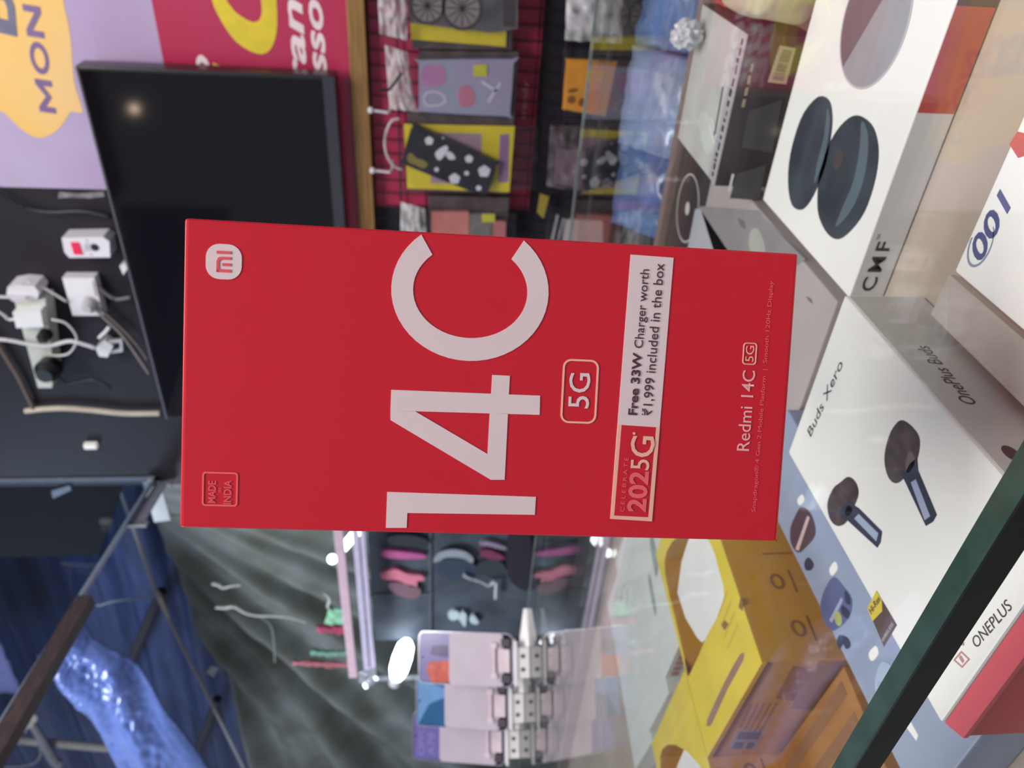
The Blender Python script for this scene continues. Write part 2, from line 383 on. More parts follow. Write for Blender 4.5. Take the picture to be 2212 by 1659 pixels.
h1 = earbud(T, [(-0.1972,0.2446),(-0.1958,0.2326),(-0.2036,0.2277),(-0.2128,0.2284),(-0.2225,0.232),(-0.2246,0.2385),(-0.2203,0.2451),(-0.2125,0.2482),(-0.2039,0.2484)], [(-0.2163,0.2348),(-0.215,0.2304),(-0.2086,0.2299),(-0.2041,0.2277),(-0.2078,0.2243),(-0.2142,0.2048),(-0.2182,0.2048),(-0.2228,0.2069),(-0.218,0.2266)], [(-0.2151,0.2247),(-0.2116,0.223),(-0.2174,0.2072),(-0.2214,0.2087)])
h2 = earbud(T, [(-0.2473,0.2629),(-0.2449,0.2564),(-0.2479,0.2513),(-0.2576,0.2507),(-0.267,0.2512),(-0.2744,0.256),(-0.2767,0.2634),(-0.272,0.2696),(-0.2621,0.27),(-0.2545,0.2667)], [(-0.2675,0.2583),(-0.2571,0.2563),(-0.253,0.2471),(-0.2479,0.2273),(-0.2526,0.2252),(-0.2566,0.2255)], [(-0.2596,0.2468),(-0.2551,0.2455),(-0.2504,0.2286),(-0.2547,0.2277)])
m_shade = mat('ink_taupe', (112, 98, 100), rough=0.5)
flat('earbud_sheen', T, smooth_loop([(-0.205,0.2332),(-0.2049,0.2286),(-0.2097,0.2275),(-0.2139,0.2292),(-0.2108,0.2323)], 3), m_shade, h1, .0002, .0003)
flat('earbud_sheen', T, smooth_loop([(-0.259,0.2549),(-0.2571,0.2511),(-0.2608,0.2505),(-0.2645,0.2541)], 3), m_shade, h2, .0002, .0003)
m_yel = mat('sticker_yellow', (224, 200, 64), rough=0.5)
m_brn = mat('sticker_brown', (92, 72, 62), rough=0.5)
sk = flat('award_sticker', T, [(-0.2731,0.2144),(-0.2728,0.1954),(-0.2889,0.1957),(-0.2856,0.2142)], m_brn, eb)
flat('sticker_top', T, [(-0.2731,0.2144),(-0.273,0.2091),(-0.2768,0.2059),(-0.287,0.208),(-0.2856,0.2142)], m_yel, sk, .0002, .0003)
text2(T, 'Hi-Res', *[(-0.2852,0.2102),(-0.2736,0.2095)], .0030, m_brn, sk, lift=.0004, bold=.02)
text2(T, 'WIRELESS', *[(-0.2877,0.197),(-0.2745,0.1967)], .0016, m_gry, sk, lift=.0004)
text2(T, 'ONEPLUS', *[(-0.2384,0.159),(-0.2112,0.1565)], .0040, m_ink, eb)
lq = [(-0.2446,0.1589),(-0.2462,0.1637),(-0.2531,0.1643),(-0.2511,0.1595)]
cx_ = sum(p[0] for p in lq) / 4; cy_ = sum(p[1] for p in lq) / 4
m_logo = mat('ink_salmon', (196, 140, 138), rough=0.5)
MB().ring(T, lq, [(cx_ + (p[0] - cx_) * .78, cy_ + (p[1] - cy_) * .78) for p in lq], 0, .0002).build('logo_frame', m_logo, eb)
text(T, '1', cx_ - .0007, cy_ - .0012, .0016, .0026, m_logo, eb, bold=.02)
text2(T, '+', *[(-0.2444,0.1641),(-0.2421,0.1638)], .0014, m_logo, eb, bold=.02)
flat('bud_mark', S, ellipse(.199, .931, .0045, .0030, 14), m_ink, eb)
flat('bud_mark_stem', S, [(.1955, .9295), (.1975, .9285), (.1925, .920), (.1905, .921)], m_shade, eb)

# 2. slim blue-grey box beside it
TB = top(.925)
bb = thing('slim_earbud_box', 'slim blue-grey box printed with brown, blue and pale earbud cases', 'box', (-0.316, 0.25, 0.90))
m_blue = mat('blue_grey_card', (150, 162, 190), rough=0.5, var=0.06, scale=14)
MB().box(-.3485, -.2825, .150, .362, .9004, .925, .001).build('carton', m_blue, bb)
def case(name, pts, m, bar=None, bm_=None, bud=None):
    o = flat(name, TB, smooth_loop(pts, 3), m, bb)
    if bar: flat('case_gap', TB, bar, bm_, o, .0002, .0003)
    if bud: flat('loose_bud', TB, smooth_loop(bud, 3), m_navy, bb)
    return o
case('case_print', [(-0.3181,0.3126),(-0.313,0.303),(-0.3149,0.2942),(-0.3203,0.291),(-0.3333,0.2945),(-0.3434,0.2993),(-0.3455,0.309),(-0.3386,0.3147),(-0.3281,0.3148)], mat('ink_brown', (84, 62, 72), rough=.5),
     [(-0.3166,0.3039),(-0.3154,0.3013),(-0.3416,0.2992),(-0.3439,0.3026)], mat('ink_rose', (214, 184, 188), rough=.5), [(-0.3355,0.2887),(-0.3339,0.2824),(-0.3389,0.2822),(-0.3441,0.2867),(-0.3419,0.2904)])
c2 = case('case_print', [(-0.3221,0.263),(-0.3186,0.2537),(-0.3173,0.2439),(-0.3279,0.2402),(-0.3445,0.2449),(-0.3491,0.2495),(-0.3507,0.2584),(-0.3458,0.2639),(-0.334,0.2654)], mat('ink_slate_blue', (92, 100, 146), rough=.5),
     [(-0.3249,0.2514),(-0.3248,0.2492),(-0.3441,0.2494),(-0.3456,0.252)], m_budl, [(-0.3431,0.2406),(-0.3372,0.2345),(-0.3384,0.2302),(-0.3435,0.2322),(-0.3439,0.2353),(-0.3492,0.2361),(-0.3488,0.24)])
flat('green_spot', TB, ellipse(*[(-0.3366,0.2465)][0], .004, .004, 12), mat('ink_lime', (176, 182, 104), rough=.5), c2, .0003, .0004)
for q in ([(-0.3191,0.2511),(-0.3178,0.2463),(-0.3206,0.2432),(-0.3231,0.247)], [(-0.3278,0.2482),(-0.3245,0.2415),(-0.3288,0.2406),(-0.3314,0.2456)]):
    flat('earphone_print', TB, smooth_loop(q, 3), m_navy, c2, .0003, .0004)
case('case_print', [(-0.3204,0.2086),(-0.3136,0.1994),(-0.3162,0.1908),(-0.3283,0.1888),(-0.3368,0.1952),(-0.335,0.2053)], mat('ink_ice_blue', (176, 192, 218), rough=.5), [(-0.3303,0.2048),(-0.3195,0.1929),(-0.3226,0.1925),(-0.3332,0.2037)], m_budl)
flat('stem_print', TB, [(-0.3225,0.1793),(-0.3222,0.1719),(-0.3256,0.1712),(-0.3276,0.1791)], m_wht, bb)
for q in ([(-0.3112,0.3162),(-0.3119,0.3122),(-0.3187,0.3144),(-0.3181,0.3185)], [(-0.3145,0.2673),(-0.3154,0.2631),(-0.3232,0.2646),(-0.3227,0.2687)], [(-0.3184,0.2164),(-0.3195,0.2126),(-0.3274,0.2138),(-0.3269,0.2178)]):
    flat('white_tab', TB, smooth_loop(q, 3), m_wht, bb)

# 3. large white box with the round earbud case
T3 = top(.92)
cb = thing('round_case_box', 'wide white earphone box printed with an open dark round case', 'box', (-0.09, 0.415, 0.90))
MB().box(-.195, .03, .348, .483, .9004, .92, .001).build('carton', m_wht, cb)
m_case = mat('ink_slate', (66, 74, 84), rough=0.4, col2=(52, 58, 66), scale=40)
m_casel = mat('ink_steel', (96, 110, 122), rough=0.4)
lid = flat('lid_print', T3, smooth_loop([(-0.1161,0.4458),(-0.1142,0.4316),(-0.1212,0.4221),(-0.1328,0.4168),(-0.1457,0.4138),(-0.161,0.4159),(-0.1721,0.4203),(-0.1788,0.4277),(-0.1805,0.44),(-0.173,0.4517),(-0.1602,0.4594),(-0.1447,0.4615),(-0.1289,0.4581)], 3), m_case, cb)
base = flat('case_print', T3, smooth_loop([(-0.1122,0.3975),(-0.1117,0.3819),(-0.1165,0.3712),(-0.1246,0.3643),(-0.1368,0.3605),(-0.151,0.3607),(-0.1639,0.3667),(-0.1738,0.376),(-0.1764,0.3889),(-0.1729,0.4032),(-0.165,0.4116),(-0.1498,0.4187),(-0.1316,0.4164),(-0.1191,0.4085)], 3), m_case, cb)
flat('case_rim', T3, smooth_loop([(-0.1134,0.3912),(-0.117,0.3812),(-0.1289,0.3735),(-0.1429,0.3709),(-0.1572,0.3739),(-0.1694,0.3828),(-0.1582,0.3824),(-0.1415,0.3802),(-0.1255,0.3846)], 3), m_casel, base, .0002, .0003)
flat('lid_rim', T3, smooth_loop([(-0.1187,0.4309),(-0.1231,0.4239),(-0.1372,0.4187),(-0.1521,0.4183),(-0.1585,0.4204),(-0.1459,0.4242),(-0.1315,0.4255)], 3), m_casel, lid, .0002, .0003)
flat('case_hinge', T3, ellipse(*[(-0.1379,0.402)][0], .006, .005, 16), mat('ink_umber', (78, 70, 68), rough=.5), base, .0002, .0003)
def circ3(a, b, c):
    ax, ay, bx, by, cx, cy = *a, *b, *c
    d = 2 * (ax * (by - cy) + bx * (cy - ay) + cx * (ay - by))
    ux = ((ax * ax + ay * ay) * (by - cy) + (bx * bx + by * by) * (cy - ay) + (cx * cx + cy * cy) * (ay - by)) / d
    uy = ((ax * ax + ay * ay) * (cx - bx) + (bx * bx + by * by) * (ax - cx) + (cx * cx + cy * cy) * (bx - ax)) / d
    return ux, uy, math.hypot(ax - ux, ay - uy)
qd = [(-0.0849,0.4387),(-0.1006,0.4038),(-0.0612,0.3781),(-0.0937,0.4264),(-0.0583,0.408)]
cx0, cy0, cr = circ3(*qd[:3])
disc = MB().prism(T3, ellipse(cx0, cy0, cr * .975, cr * .975, 44), 0, .0002).build('disc_print', mat('ink_disc_grey', (156, 158, 164), rough=0.4), cb)
MB().ring(T3, ellipse(cx0, cy0, cr, cr, 44), ellipse(cx0, cy0, cr * .965, cr * .965, 44), .0002, .0003).build('disc_rim', mat('ink_disc_pale', (196, 194, 198), rough=.4), disc)
t0 = math.atan2(qd[3][1] - cy0, qd[3][0] - cx0); dx_, dy_ = qd[4][0] - qd[3][0], qd[4][1] - qd[3][1]
k_ = -2 * ((qd[3][0] - cx0) * dx_ + (qd[3][1] - cy0) * dy_) / (dx_ * dx_ + dy_ * dy_)
t1 = math.atan2(qd[3][1] + dy_ * k_ - cy0, qd[3][0] + dx_ * k_ - cx0)
while t1 > t0: t1 -= 2 * PI
flat('disc_half', T3, ellipse(cx0, cy0, cr * .96, cr * .96, 24, t0=t1, t1=t0), mat('ink_disc_dark', (112, 102, 108), rough=.4), disc, .0002, .0003)
S3 = front(.348)
MB().rect(S3, -.1935, .9012, .029, .9195, 0, .0003).build('near_side', mat('silver_card', (222, 224, 227), rough=0.25, spec=.7, var=.02), cb)
qo = [(-0.0959,0.9185),(-0.0503,0.9252)]
flat('orange_block', S3, [(qo[0][0], .9195), (qo[1][0], .9195), (qo[1][0], .9012), (qo[0][0], .9012)], mat('ink_coral', (200, 84, 78), rough=.4), cb, .0003, .0005)
flat('dark_block', S3, [(qo[1][0], .9012), (qo[1][0], .9195), (.029, .9195), (.029, .9012)], mat('ink_aubergine', (70, 56, 68), rough=.4), cb, .0003, .0005)
text(S3, 'CMF', -.1905, .9075, .0290, .0078, m_ink, cb, lift=.0005, bold=.012, space=1.25)
text(S3, 'TM', -.1605, .9150, .0030, .0018, m_ink, cb, lift=.0005)

# 4. white box with blue 100, its print upside down to the shopper
T4 = top(.93)
hb = thing('white_100_box', 'white box with a blue 100 and a ring mark near its far edge', 'box', (-0.07, 0.2, 0.90))
MB().box(-.137, .03, .150, .268, .9004, .93, .001).build('carton', m_wht, hb)
m_ind = mat('ink_indigo', (84, 90, 140), rough=0.5)
p0, p1 = [(-0.0996,0.2624),(-0.1264,0.2647)]
R180 = Fr((0, 0, .93), (-1, 0, 0), (0, -1, 0))
text2(R180, '100', (-p0[0] + .0, -p0[1] - .001), (-p1[0], -p1[1] - .001), .0098, m_ind, hb, shear=.2, bold=.02)
qc = [(-0.1214,0.2606)][0]
o1 = ellipse(qc[0], qc[1], .0095, .0062, 30, t0=math.radians(90), t1=math.radians(345)); i1 = ellipse(qc[0] + .0004, qc[1], .0088, .0056, 30, t0=math.radians(90), t1=math.radians(345))
b = MB()
for k in range(29): b.prism(T4, [o1[k], o1[k + 1], i1[k + 1], i1[k]], 0, .0002)
b.build('ring_mark', mat('ink_blue_grey', (140, 150, 168), rough=.5), hb)
flat('red_mark', T4, [(-0.0843,0.2685),(-0.0791,0.2673),(-0.0782,0.2616),(-0.0845,0.2576),(-0.0869,0.2613)], mat('ink_red_soft', (206, 92, 84), rough=.5), hb)

# 5. lidded white box wedged between the two
lb = thing('lidded_box', 'low white lidded box with cream edges wedged beside the blue 100 box', 'box', (-.156, .25, .90))
MB().box(-.1715, -.1515, .165, .291, .9004, .9085).build('tray', mat('cream_card', (214, 196, 180), rough=.5), lb)
MB().box(-.1722, -.1508, .164, .292, .9085, .9135, .0008, 1).build('lid', mat('lid_grey', (196, 190, 184), rough=.5), lb)

# 6. pale grey printed box behind the phone box
gb = thing('grey_printed_box', 'pale box with a grey diagonal print lying behind the red phone box', 'box', (-.27, .48, .90))
MB().box(-.345, -.207, .365, .598, .9004, .915, .001).build('carton', mat('mauve_grey_card', (178, 168, 170), rough=.5, var=.04, scale=20), gb)
TG = top(.915)
flat('diagonal_print', TG, [(-0.2537,0.6103),(-0.2078,0.4944),(-0.2087,0.4844),(-0.2047,0.4131),(-0.2234,0.4303),(-0.2794,0.5285)], mat('ink_warm_grey', (150, 144, 148), rough=.5), gb)
flat('white_print', TG, [(-0.2607,0.6197),(-0.2553,0.6092),(-0.2563,0.531),(-0.2854,0.5242),(-0.3356,0.6153)], mat('ink_lilac_white', (186, 188, 198), rough=.5), gb)
flat('picture_print', TG, smooth_loop([(-0.2259,0.499),(-0.2184,0.4867),(-0.2253,0.4678),(-0.2356,0.4742),(-0.2374,0.4926)], 3), mat('ink_pale_green', (178, 178, 172), rough=.5), gb, .0003, .0004)
for q in ([(-0.2275,0.5271),(-0.2247,0.5142),(-0.2283,0.5074),(-0.2304,0.5185)], [(-0.2226,0.3986),(-0.2209,0.3926),(-0.2222,0.3888),(-0.2232,0.3938)]):
    flat('line_print', TG, q, mat('ink_mid_grey', (124, 116, 120), rough=.5), gb, .0003, .0004)

# 7. white-topped black box with a barcode
ub = thing('black_barcode_box', 'black box with a white printed top and a barcode sticker on its near side', 'box', (-.144, .557, .90))  # box and its prints scaled about the camera, written out as plain coordinates
MB().box(-.1967, -.0960, .5095, .6125, .9004, .9450, .001).build('carton', mat('black_card', (66, 56, 62), rough=.5, var=.09, scale=12), ub)
TU = top(.9452); SU = front(.5093)
MB().rect(TU, -.1958, .5104, -.0968, .6116, 0, .0003).build('top_print', mat('ink_white_grey', (204, 206, 206), rough=.4176), ub)
MB().rect(TU, -.1958, .5104, -.0968, .5252, .0003, .0005).build('text_band', mat('ink_silver', (186, 182, 190), rough=.4176), ub)
b = MB(); rr = random.Random(3); x = -.1921
while x < -.1040:
    l_ = rr.uniform(.002, .006); b.rect(TU, x, .5155, x + l_, .5155 + rr.uniform(.002, .005), .0005, .0006); x += l_ + rr.uniform(.001, .003)
o = b.build('small_print', m_ink, ub); o['kind'] = 'stuff'
flat('bud_print', TU, smooth_loop([(-.1819, .5336), (-.1726, .5308), (-.1596, .5475), (-.1633, .5679), (-.1745, .5624), (-.1819, .5494)], 3), mat('ink_mint_white', (216, 222, 220), rough=.3712), ub, .0003, .0005)
for x in (-.1735, -.1680): flat('slash_print', TU, [(x, .5271), (x + .002, .5271), (x + .010, .5438), (x + .008, .5438)], m_wht, ub, .0005, .0006)
flat('stem_print', TU, [(-.1670, .5290), (-.1346, .5327), (-.1355, .5355), (-.1680, .5317)], m_shade, ub, .0005, .0006)
bs = flat('barcode_sticker', SU, [(-0.102,0.9234),(-0.1032,0.9123),(-0.1256,0.9125),(-0.1247,0.9255)], mat('sticker_tan', (204, 190, 160), rough=.4640), ub)
q = [(-0.1042,0.9216),(-0.1049,0.9133),(-0.1239,0.9142),(-0.1231,0.924)]
b = MB(); rr = random.Random(5)
for k in range(16):
    t0, t1 = (k + .1) / 16, (k + rr.uniform(.35, .8)) / 16
    pt = lambda t, s_: tuple(q[0][i] * (1 - t) * (1 - s_) + q[1][i] * (1 - t) * s_ + q[3][i] * t * (1 - s_) + q[2][i] * t * s_ for i in (0, 1))
    b.prism(SU, [pt(t0, .12), pt(t0, .88), pt(t1, .88), pt(t1, .12)], .0002, .0003)
b.build('barcode', m_shade, bs)
for y_ in (0, 1, 2, 3): MB().rect(SU, -.1188 - y_ * .0075, .9376 - y_ * .0001, -.1137 - y_ * .0075, .9394, 0, .0002).build('number_print', mat('ink_tan', (180, 166, 140), rough=.4640), ub)
flat('grey_label', SU, [(-0.1438,0.9333),(-0.1355,0.9123),(-0.1715,0.9097),(-0.1683,0.9325)], mat('ink_graphite', (84, 84, 88), rough=.4640), ub)
flat('grey_label', SU, [(-0.187,0.9313),(-0.1798,0.9118),(-0.2061,0.9101),(-0.2052,0.9324)], mat('ink_graphite', (84, 84, 88), rough=.4640), ub)
flat('white_bar', SU, [(-0.1871,0.935),(-0.1874,0.9332),(-0.2004,0.9332),(-0.2001,0.935)], m_wht, ub)

# 8. black box with a silver ring
rb = thing('ring_print_box', 'small black box with a thin silver ring on top beside the counter rail', 'box', (-.275, .64, .90))
MB().box(-.335, -.2145, .603, .694, .9004, .912, .001).build('carton', mat('soft_black_card', (58, 58, 64), rough=.4, var=.06), rb)
TR_ = top(.912); c_ = (-.272, .648)
MB().ring(TR_, ellipse(c_[0], c_[1], .031, .031, 36), ellipse(c_[0], c_[1], .0295, .0295, 36), 0, .0003).build('ring_print', m_gry, rb)
flat('centre_print', TR_, ellipse(c_[0], c_[1], .006, .006, 18), m_gry, rb)
# 9. yellow charger boxes with a cut-out window
def uv(F, pts): return [((Vector((p[0], p[1], F.o.z)) - F.o).dot(F.u), (Vector((p[0], p[1], F.o.z)) - F.o).dot(F.v)) for p in pts]
YA = math.radians(-6.3)
YU, YV = (math.cos(YA), math.sin(YA), 0), (-math.sin(YA), math.cos(YA), 0)
FY = Fr((-.372, .245, .96), YU, YV)
FYr = Fr((-.372, .245, .96), YV, (0, 0, 1)); FYf = Fr((-.372, .245, .96), YU, (0, 0, 1))
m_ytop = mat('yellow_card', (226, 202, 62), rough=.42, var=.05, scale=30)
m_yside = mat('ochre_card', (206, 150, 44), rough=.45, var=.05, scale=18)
m_yin = mat('inner_kraft', (170, 138, 92), rough=.6)
m_slot = mat('slot_mauve', (150, 116, 100), rough=.6)
m_oink = mat('ochre_ink', (150, 104, 36), rough=.5)
m_white_pl = mat('white_plastic', (236, 236, 238), rough=.3, var=.02)
ylab = 'yellow charger box with a cut-out window showing a white adapter, nearer the blue-grey box'
yb = thing('charger_box', ylab, 'box', (-.43, .33, .90), 'yellow charger boxes')
W_, D_ = .1275, .163
win = smooth_loop(uv(FY, [(-0.4198,0.386),(-0.3797,0.3487),(-0.3815,0.3151),(-0.3863,0.3039),(-0.4004,0.3015),(-0.4324,0.3072),(-0.4899,0.3131),(-0.4869,0.3268),(-0.4817,0.356),(-0.4743,0.3947),(-0.4557,0.4022)]), 2)
outer = [(-W_, 0), (0, 0), (0, D_), (-W_, D_)]
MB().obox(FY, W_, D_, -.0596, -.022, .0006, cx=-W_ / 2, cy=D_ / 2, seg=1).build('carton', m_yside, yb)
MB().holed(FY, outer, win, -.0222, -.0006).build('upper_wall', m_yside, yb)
MB().holed(FY, outer, win, -.0006, 0).build('top_panel', m_ytop, yb)
flat('window_floor', FY, win, m_yin, yb, -.0219, -.0214)
ad = MB().prism(FY, smooth_loop(uv(FY, [(-0.4101,0.3791),(-0.3821,0.3529),(-0.3921,0.3135),(-0.3994,0.3082),(-0.4444,0.3131),(-0.4613,0.326),(-0.4707,0.3732)]), 2), -.0212, -.004).build('adapter', m_white_pl, yb)
flat('hang_slot', FY, smooth_loop(uv(FY, [(-0.3937,0.2656),(-0.393,0.261),(-0.4305,0.2651),(-0.4702,0.267),(-0.48,0.2694),(-0.4792,0.2732),(-0.4312,0.2703)]), 2), m_slot, yb)
for q in ([(-0.3984,0.2932),(-0.3952,0.288),(-0.4036,0.2894),(-0.406,0.2954)], [(-0.3662,0.2856),(-0.3651,0.2813),(-0.3707,0.2789),(-0.3735,0.2838)]):
    flat('small_print', FY, uv(FY, q), m_oink, yb)
b = MB()
for k in range(4): b.prism(FY, [(-.040, .030 + .0075 * k), (-.014, .032 + .0075 * k), (-.014, .0332 + .0075 * k), (-.040, .0312 + .0075 * k)], 0, .0002)
o = b.build('faint_print', mat('yellow_ink', (204, 178, 52), rough=.5), yb); o['kind'] = 'stuff'
MB().rect(FYf, -W_, -.006, -.001, -.0035, .0003, .0006).build('lid_seam', m_oink, yb)
MB().rect(FYf, -W_, -.003, 0, 0, .0, .0008).build('lid_flap', mat('ochre_pale', (226, 178, 84), rough=.5), yb)
# printed marks on the end face
for (u0, w0) in ((.088, 0), (.050, 0), (.018, 1)):
    MB().ring(FYr, ellipse(u0 + .002, -.027 - .002 * w0, .0055, .0045, 16), ellipse(u0 + .002, -.027 - .002 * w0, .0038, .0026, 16), 0, .0002).build('round_mark', m_oink, yb)
    MB().rect(FYr, u0 - .006, -.0375, u0 + .010, -.0362, 0, .0002).build('line_print', m_oink, yb)
MB().rect(FYr, .072, -.044, .073, -.024, 0, .0002).build('line_print', m_oink, yb)
# stickers on the near face
m_pat = mat('ochre_dark', (166, 112, 40), rough=.5)
flat('brown_patch', FYf, [(-.046, -.022), (-.006, -.020), (-.010, -.034), (-.050, -.035)], m_pat, yb)
for k in range(5): flat('line_print', FYf, [(-.085 - .004 * k, -.010 - .004 * k), (-.052, -.008 - .004 * k), (-.052, -.0095 - .004 * k), (-.085 - .004 * k, -.0115 - .004 * k)], m_pat, yb)
m_stk = mat('sticker_mauve', (176, 156, 150), rough=.5); m_stkd = mat('sticker_plum_grey', (118, 100, 104), rough=.5)
s_ = flat('paper_sticker', FYf, [(-.118, -.012), (-.088, -.010), (-.090, -.030), (-.120, -.031)], m_stk, yb)
flat('sticker_block', FYf, [(-.116, -.014), (-.106, -.0135), (-.107, -.020), (-.117, -.0205)], m_stkd, s_, .0002, .0003)
flat('sticker_block', FYf, [(-.102, -.013), (-.091, -.0125), (-.093, -.028), (-.104, -.0285)], m_stkd, s_, .0002, .0003)
flat('sticker_block', FYf, [(-.117, -.0235), (-.108, -.023), (-.109, -.028), (-.118, -.0285)], m_stkd, s_, .0002, .0003)
flat('kraft_tape', FYf, [(-.060, -.036), (-.002, -.034), (-.002, -.050), (-.064, -.052)], mat('tape_brown', (176, 132, 84), rough=.35), yb)
kb = thing('kraft_box', 'low brown printed box on the shelf in front of the yellow charger box', 'box', (-.45, .20, .90))
FKB = Fr((-.372, .245, .912), YU, YV)
MB().obox(FKB, .126, .085, -.0115, 0, .0008, cx=-.065, cy=-.046).build('carton', mat('kraft_brown', (168, 118, 62), rough=.5, col2=(150, 100, 48), scale=16), kb)
for k in range(4): flat('brown_bar', FKB, [(-.120, -.012 - .018 * k), (-.010, -.008 - .018 * k), (-.010, -.016 - .018 * k), (-.120, -.020 - .018 * k)], mat('kraft_bar', (140, 98, 66), rough=.5), kb)
flat('grey_label', FKB, [(-.040, -.050), (-.016, -.049), (-.016, -.062), (-.040, -.063)], m_stkd, kb, .0002, .0004)
copy_tree(yb, (-.1387, -.086, 0), 'yellow charger box with a cut-out window, farther along the counter from the red phone box')

# 10. white flat phone boxes at the back of the case
wl = ['white flat box with grey smudged print and faint red lettering next to the yellow box', 'white flat box in the middle of the row of white boxes', 'white flat box at the far end of the row of white boxes']
m_cool = mat('cool_white_card', (216, 220, 220), rough=.42, var=.03)
m_fog = mat('ink_fog', (150, 158, 162), rough=.5)
for k, (ox, oy, zt, an, wd, ln) in enumerate(((-.602, .384, .940, -7, .105, .20), (-.704, .392, .936, -9.5, .092, .19), (-.800, .405, .931, -11, .088, .19))):
    a = math.radians(an); F = Fr((ox, oy, zt), (math.cos(a), math.sin(a), 0), (-math.sin(a), math.cos(a), 0))
    t = thing('white_phone_box', wl[k], 'box', (ox, oy, .90), 'white phone boxes in the case')
    MB().obox(F, wd, ln, -(zt - .9004), 0, .0012, cx=wd / 2, cy=ln / 2).build('carton', m_cool, t)
    MB().obox(F, wd + .0012, ln + .0012, -.020, -.0185, 0, cx=wd / 2, cy=ln / 2).build('lid_seam', m_fog, t)
    if k == 0:
        flat('grey_print', F, smooth_loop([(.045, .075), (.060, .080), (.064, .105), (.054, .112), (.047, .095)], 3), m_fog, t)
        flat('grey_print', F, smooth_loop([(.016, .052), (.026, .060), (.028, .090), (.018, .080)], 3), m_fog, t)
        Ff = Fr((ox, oy, zt), (math.cos(a), math.sin(a), 0), (0, 0, 1))
        for j in range(5): MB().rect(Ff, .006 + .0095 * j, -.011, .0125 + .0095 * j, -.0045, .0003, .0006).build('red_mark', mat('ink_dusty_red', (176, 120, 128), rough=.5), t)

# 11. blue pouches behind the counter rail, plus loose wraps
m_bpk = mat('blue_pouch_film', (92, 128, 184), rough=.22, spec=.8, var=.22, scale=30, bump=.6)
m_bpl = mat('blue_pouch_pale', (150, 172, 214), rough=.22, spec=.8, var=.2, scale=26, bump=.6)
MB().box(-2.4, 0.5, 0.712, 1.02, 0.845, 0.86).build('rear_ledge', m_dark, ctr)
plab = ['bright blue plastic pouch behind the counter rail, farthest from the red phone box', 'pale blue crinkled plastic pouch in the middle of the row behind the rail', 'blue plastic pouch behind the counter rail, closest to the red phone box']
for k, (x, y, wd, m_) in enumerate(((-.115, .80, .13, m_bpk), (-.235, .805, .105, m_bpl), (-.335, .80, .10, m_bpk))):
    def pf(u, v, x=x, y=y, wd=wd, k=k):
        a = (u - .5) * wd; s2 = math.sin(PI * u) ** .6 * math.sin(PI * v) ** .6
        nz = noise.noise(Vector((u * 5 + k * 7, v * 5, k))) * .008
        return Vector((x + a, y - .035 * s2 + nz + .07 * v, .8605 + .066 * v + nz * .6))
    o = MB().sheet(pf, 22, 14, .004).build('blue_pouch', m_, smooth=True)
    tag(o, plab[k], 'pouch', 'blue pouches behind the rail')
m_cr = mat('crumpled_wrap', (226, 228, 238), rough=.18, spec=.9, var=.12, scale=70, bump=.9)
b = bmesh.new(); bmesh.ops.create_icosphere(b, subdivisions=4, radius=1)
for v in b.verts:
    k = 1 + .5 * noise.noise(v.co * 2.6) + .25 * abs(noise.noise(v.co * 6))
    v.co = Vector((-.1155 + v.co.x * .009 * k, .598 + v.co.y * .012 * k, .9570 + v.co.z * .0100 * k))
tag(MB().add(b).build('crumpled_wrap', m_cr), 'shiny crumpled clear wrap on the white-topped black box', 'wrap')
b = bmesh.new(); bmesh.ops.create_icosphere(b, subdivisions=4, radius=1)
for v in b.verts:
    sx = math.copysign(abs(v.co.x) ** .45, v.co.x); sy = math.copysign(abs(v.co.y) ** .45, v.co.y); sz = math.copysign(abs(v.co.z) ** .5, v.co.z)
    k = noise.noise(v.co * 2.2) * .07
    v.co = Vector((-.034 + sx * .056 * (1 + k), .536 + sy * .043 * (1 + k), .9290 + sz * .0275 * (1 + k * .8)))
tag(MB().add(b).build('beige_pouch', mat('beige_pouch_cloth', (206, 194, 178), rough=.6, col2=(198, 192, 146), scale=12), smooth=True), 'soft beige pouch with a yellowish side behind the wide white earphone box', 'pouch')
dr = thing('dark_red_box', 'small dark red box with a bright red edge behind the beige pouch', 'box', (-.03, .63, .90))
MB().box(-.0925, .03, .588, .690, .9004, .936, .001).build('carton', mat('maroon_card', (104, 58, 58), rough=.4, var=.2, scale=20), dr)
MB().box(-.0945, -.0920, .587, .691, .9004, .9364).build('edge_strip', mat('edge_red', (214, 62, 84), rough=.4), dr)

# ------------------------------------------------------------ phones on stands at the back of the glass
m_rim = mat('phone_rim', (214, 214, 236), rough=.2, metal=.6)
m_scr = mat('phone_black', (30, 28, 40), rough=.12, spec=.7)
m_card = mat('mauve_demo_sheet', (196, 184, 198), rough=.4, var=.03)
m_stand = mat('stand_white', (240, 236, 240), rough=.3, var=.02)
m_pad = mat('stand_dark_pad', (70, 58, 70), rough=.5)
m_hole = mat('stand_hole', (96, 96, 100), rough=.7)
m_lip = mat('stand_pink_lip', (226, 206, 214), rough=.3)
LEAN = math.radians(20); PU = Vector((.72, .694, 0)).normalized(); PN = Vector((PU.y, -PU.x, 0))
PV = Vector((0, 0, 1)) * math.cos(LEAN) - PN * math.sin(LEAN)
names = ['silver-edged phone with a purple and orange screen, nearest the red phone box', 'phone with blue mountain-like peaks on its screen', 'phone with a plain purple lettered screen at the end of the row']
slab = ['white phone stand under the purple and orange screen', 'white phone stand under the blue peaks screen', 'white phone stand under the purple lettered screen']
